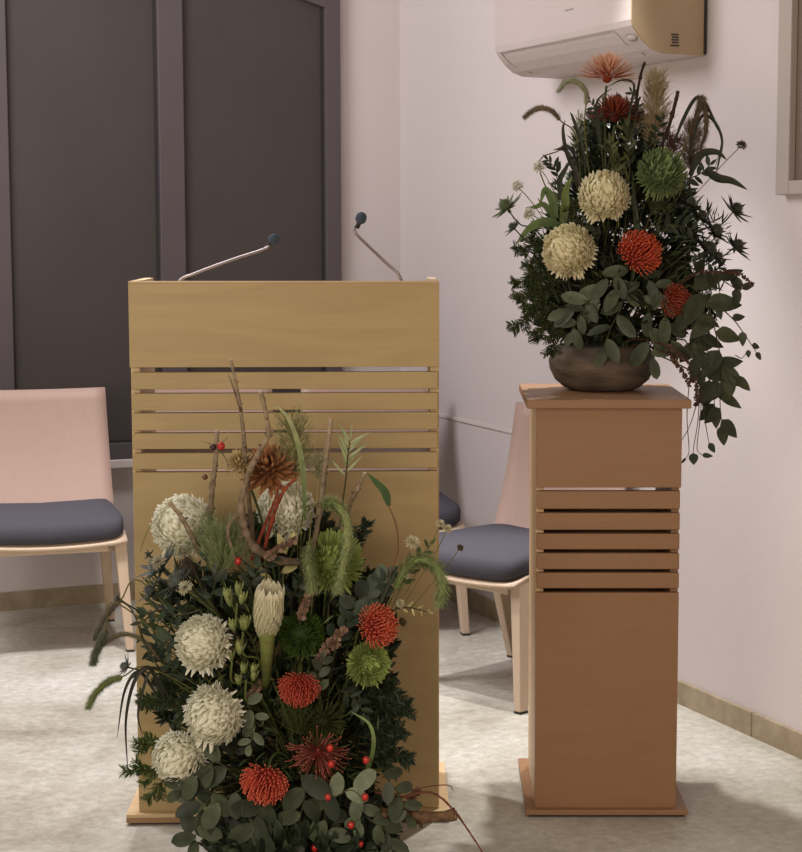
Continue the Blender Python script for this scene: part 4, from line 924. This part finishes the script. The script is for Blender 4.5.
for pts, lab in (([(555, 250), (540, 245), (525, 248), (516, 252)], 'uppermost left, beside the left cream bloom'), ([(550, 262), (540, 255), (532, 235), (536, 222)], 'standing up left of the cream bloom'), ([(550, 275), (535, 270), (522, 282), (514, 284)], 'second from the top on the left edge'), ([(555, 290), (538, 292), (524, 294), (515, 300)], 'midway down the left edge'), ([(555, 305), (538, 310), (522, 322), (513, 332)], 'reaching lowest left'), ([(560, 315), (548, 322), (538, 332), (534, 342)], 'hanging beside the rim of the bowl'), ([(565, 320), (556, 335), (552, 348), (550, 355)], 'hanging against the bowl itself'), ([(560, 280), (545, 285), (535, 305), (530, 315)], 'filling the lower left side')):
    needles(B, qp(pts, 4.24), 'dark yew sprig ' + lab, **ND)
for pts, lab in (([(580, 230), (572, 215), (575, 200)], 'between the two cream blooms'), ([(650, 215), (660, 205), (672, 208)], 'below the green bloom')):
    needles(B, qp(pts, 4.22), 'dark yew sprig ' + lab, **ND)
# thistles on the right
for px, py, r, lab in ((734, 211, 15, 'dark spiky sea holly furthest out on the right'), (735, 247, 15, 'dark spiky sea holly below the outermost one'), (714, 232, 15, 'dark sea holly between the outer pair and the foliage'), (706, 250, 17, 'dark sea holly nearest the foliage on the right'), (700, 218, 13, 'small dark sea holly highest on the right'), (716, 258, 12, 'dark sea holly lowest of the right hand cluster'), (690, 205, 12, 'dark sea holly tucked under the pointed leaf')):
    thistle(B, Q(px, py, 4.24), r * 1.25 * k2, lab, '252a26', bracts=14)
for pts, lab in (([(690, 285), (700, 280), (712, 290)], 'beside the small pincushion'), ([(695, 300), (708, 305), (716, 318)], 'behind the cascading eucalyptus'), ([(690, 320), (700, 330), (706, 345)], 'low behind the cascading eucalyptus')):
    needles(B, qp(pts, 4.28), 'dark fine sprig ' + lab, **ND)
# grey leaves over the bowl
for pts, lab, L in (([(620, 270), (605, 290), (590, 300), (568, 310)], 'fanning left over the bowl', .05), ([(622, 280), (622, 305), (612, 325), (605, 345)], 'with a long pale leaf hanging over the bowl rim', .055), ([(600, 270), (612, 285), (625, 295)], 'in the middle below the pincushion', .042), ([(640, 290), (650, 315), (648, 340), (652, 358)], 'hanging right of the bowl centre', .05), ([(660, 305), (668, 325), (672, 345)], 'hanging over the right side of the bowl', .045), ([(590, 300), (580, 315), (572, 332)], 'small over the left of the bowl', .036), ([(640, 275), (655, 285), (665, 300)], 'beside the small pincushion flower', .04)):
    leafy(B, qp(pts, 4.185), 'grey-green eucalyptus branch ' + lab, **EU, L=L * 1.3, Wd=L * .62, n=5, cols=('333c34', '5a6459'), bend=.4, size_tip=1.0)
# cascading eucalyptus on the right
EUO = dict(name='eucalyptus_branch', shape='ovate', spread=.9)
EC = ('2a3026', '454c3e')
for pts, lab, L, n in (([(690, 285), (705, 300), (715, 330), (722, 370), (720, 400), (722, 425)], 'longest, with the biggest hanging leaves', .078, 11), ([(690, 275), (705, 272), (722, 280), (738, 290), (742, 289)], 'uppermost, reaching out to the right', .052, 5), ([(695, 300), (715, 305), (732, 318), (745, 335), (756, 352)], 'thin, with small leaves far to the right', .036, 5), ([(690, 310), (700, 330), (712, 360), (735, 378)], 'pointing to the lower right', .075, 6), ([(685, 340), (700, 365), (712, 385), (715, 410)], 'beside the pedestal top edge', .07, 6), ([(680, 300), (690, 320), (697, 350), (700, 372)], 'closest to the bowl', .062, 6)):
    leafy(B, qp(pts, 4.17), 'dark cascading eucalyptus branch ' + lab, **EUO, L=L, Wd=L * .55, n=n, cols=EC, bend=.5)
def hangleaf(pts, L, Wd, lab, ang=(0, 0, -1)):
    pts = qp(pts, 4.12); o = pts[0]; t = empty('eucalyptus_tendril', o, 0, lab, 'tendril'); sp = spline([p - o for p in pts], 6); s = MB(); s.tube(sp, [.0012, .0008], 5, H('3a2c26'), cap=False); s.build('stem', M['leaf'], t)
    q = MB(); q.leaf(sp[-1], V(ang), (0, -1, .2), L, Wd, H('2c3a30'), H('36463a'), bend=.2, segs=7, shape='ovate'); q.build('leaf', M['leaf'], t)
hangleaf([(697, 375), (697, 400), (690, 425), (682, 440)], .032, .022, 'thin tendril with a single leaf against the pedestal front', (-.9, 0, -.35))
hangleaf([(700, 385), (698, 420), (694, 445), (693, 453)], .028, .022, 'thin tendril ending in the lowest round leaf', (.1, 0, -1))
hangleaf([(700, 385), (704, 415), (708, 438), (709, 443)], .027, .016, 'thin tendril ending in a leaf right of the lowest round one', (.5, 0, -.8))
hangleaf([(702, 390), (700, 420), (697, 448), (702, 455)], .026, .012, 'thin tendril ending in a leaf turned sideways', (1, 0, -.1))
hangleaf([(735, 355), (742, 358), (748, 350)], .018, .012, 'short tendril with a small leaf hooking out to the far right', (.1, 0, -1))
hangleaf([(690, 375), (687, 415), (689, 450), (686, 458)], .018, .006, 'thin tendril with a narrow leaf beside the pedestal corner', (-.7, 0, -.8))
for pts, lab in (([(670, 355), (680, 368), (690, 385)], 'over the right end of the pedestal top'), ([(690, 370), (697, 388), (696, 405)], 'hanging past the pedestal top corner'), ([(700, 272), (722, 272), (740, 274), (752, 285)], 'thin, above the uppermost cascading leaf'), ([(665, 345), (676, 352), (688, 362)], 'beside the bowl on the right')):
    leafy(B, qp(pts, 4.15), 'reddish brown seeded sprig ' + lab, 'seeded sprig', 'seeded_sprig', L=.009, Wd=.007, n=30, cols=('3a2824', '5e423a'), shape='round', spread=1.5, jitter=.9, stemc='4a3028')
for pts, lab, L in (([(655, 235), (675, 225), (695, 230)], 'behind the right hand sea hollies', .035), ([(600, 225), (590, 240), (600, 260)], 'between the cream bloom and the pincushion', .035), ([(585, 165), (575, 150), (580, 130)], 'left below the rust-red bloom', .028), ([(645, 150), (655, 140), (662, 120)], 'at the foot of the tall pampas plume', .028), ([(680, 180), (698, 175), (710, 165)], 'right of the green bloom', .032), ([(560, 185), (556, 170), (548, 160)], 'at the top of the left side', .028), ([(690, 250), (705, 262), (720, 268)], 'below the right hand sea hollies', .034), ([(600, 130), (598, 115), (590, 100)], 'standing left of the rust-red bloom', .022), ([(635, 120), (638, 105), (632, 92)], 'standing right of the rust-red bloom', .022)):
    leafy(B, qp(pts, 4.22), 'dark leafy branch ' + lab, L=L, Wd=L * .38, n=9, cols=('18211a', '2f3c30'))

# ------------------------------------------------------------------ groups of repeats
from collections import defaultdict
reps = defaultdict(list)
for o in S.objects:
    if o.parent is None and o.get('category') and not o.get('group') and o.get('kind') == 'thing':
        reps[(o.name.split('.')[0].replace('_', ' '), o.location.x > .05)].append(o)
for (nm, rt), os_ in reps.items():
    if len(os_) > 1:
        pl = nm[:-1] + 'ies' if nm.endswith('y') and nm[-2] not in 'aeiou' else nm + ('es' if nm.endswith(('ch', 's')) else 's')
        where = 'on the lectern' if 'microphone' in nm else ('in the pedestal arrangement' if rt else 'in the floor arrangement')
        for o in os_: o['group'] = pl + ' ' + where

# ------------------------------------------------------------------ light
w = bpy.data.worlds.new('world'); S.world = w; w.use_nodes = True
w.node_tree.nodes['Background'].inputs[0].default_value = (*lin('ece6da')[:3], 1); w.node_tree.nodes['Background'].inputs[1].default_value = .36
def light(name, kind, loc, tgt, energy, col, size=.3, spot=None, blend=.5):
    l = bpy.data.lights.new(name, kind); l.energy = energy; l.color = lin(col)[:3]
    if kind == 'AREA': l.size = size
    else: l.shadow_soft_size = size
    if spot: l.spot_size = R(spot); l.spot_blend = blend
    o = bpy.data.objects.new(name, l); COL.objects.link(o); o.location = loc
    o.rotation_euler = (V(tgt) - V(loc)).to_track_quat('-Z', 'Y').to_euler(); return o
light('spot_pedestal', 'SPOT', (.34, 4.76, 2.75), (.30, 4.64, 0), 235, 'fbfaf6', .03, 44, .5)
light('spot_lectern', 'SPOT', (-.72, 4.9, 2.9), (-.86, 5.0, 0), 210, 'fdfcff', .06, 64, .5)
light('spot_back', 'SPOT', (-1.5, 4.8, 2.9), (-1.4, 4.8, 0), 110, 'fdfcff', .1, 80, .7)
light('front_fill', 'AREA', (-1.2, 1.0, 1.35), (-.35, 4.1, .75), 42, 'fff0d8', 1.1)
light('right_fill', 'AREA', (.9, 1.0, 1.2), (.2, 4.1, .5), 16, 'ffe0c8', 1.0)
light('wall_wash', 'AREA', (-1.9, 4.5, 2.95), (-.2, 6.9, 1.3), 66, 'fcf6f8', 1.2)

S.view_settings.view_transform = 'Standard'; S.view_settings.look = 'None'
S.view_settings.exposure = 0; S.view_settings.gamma = 1
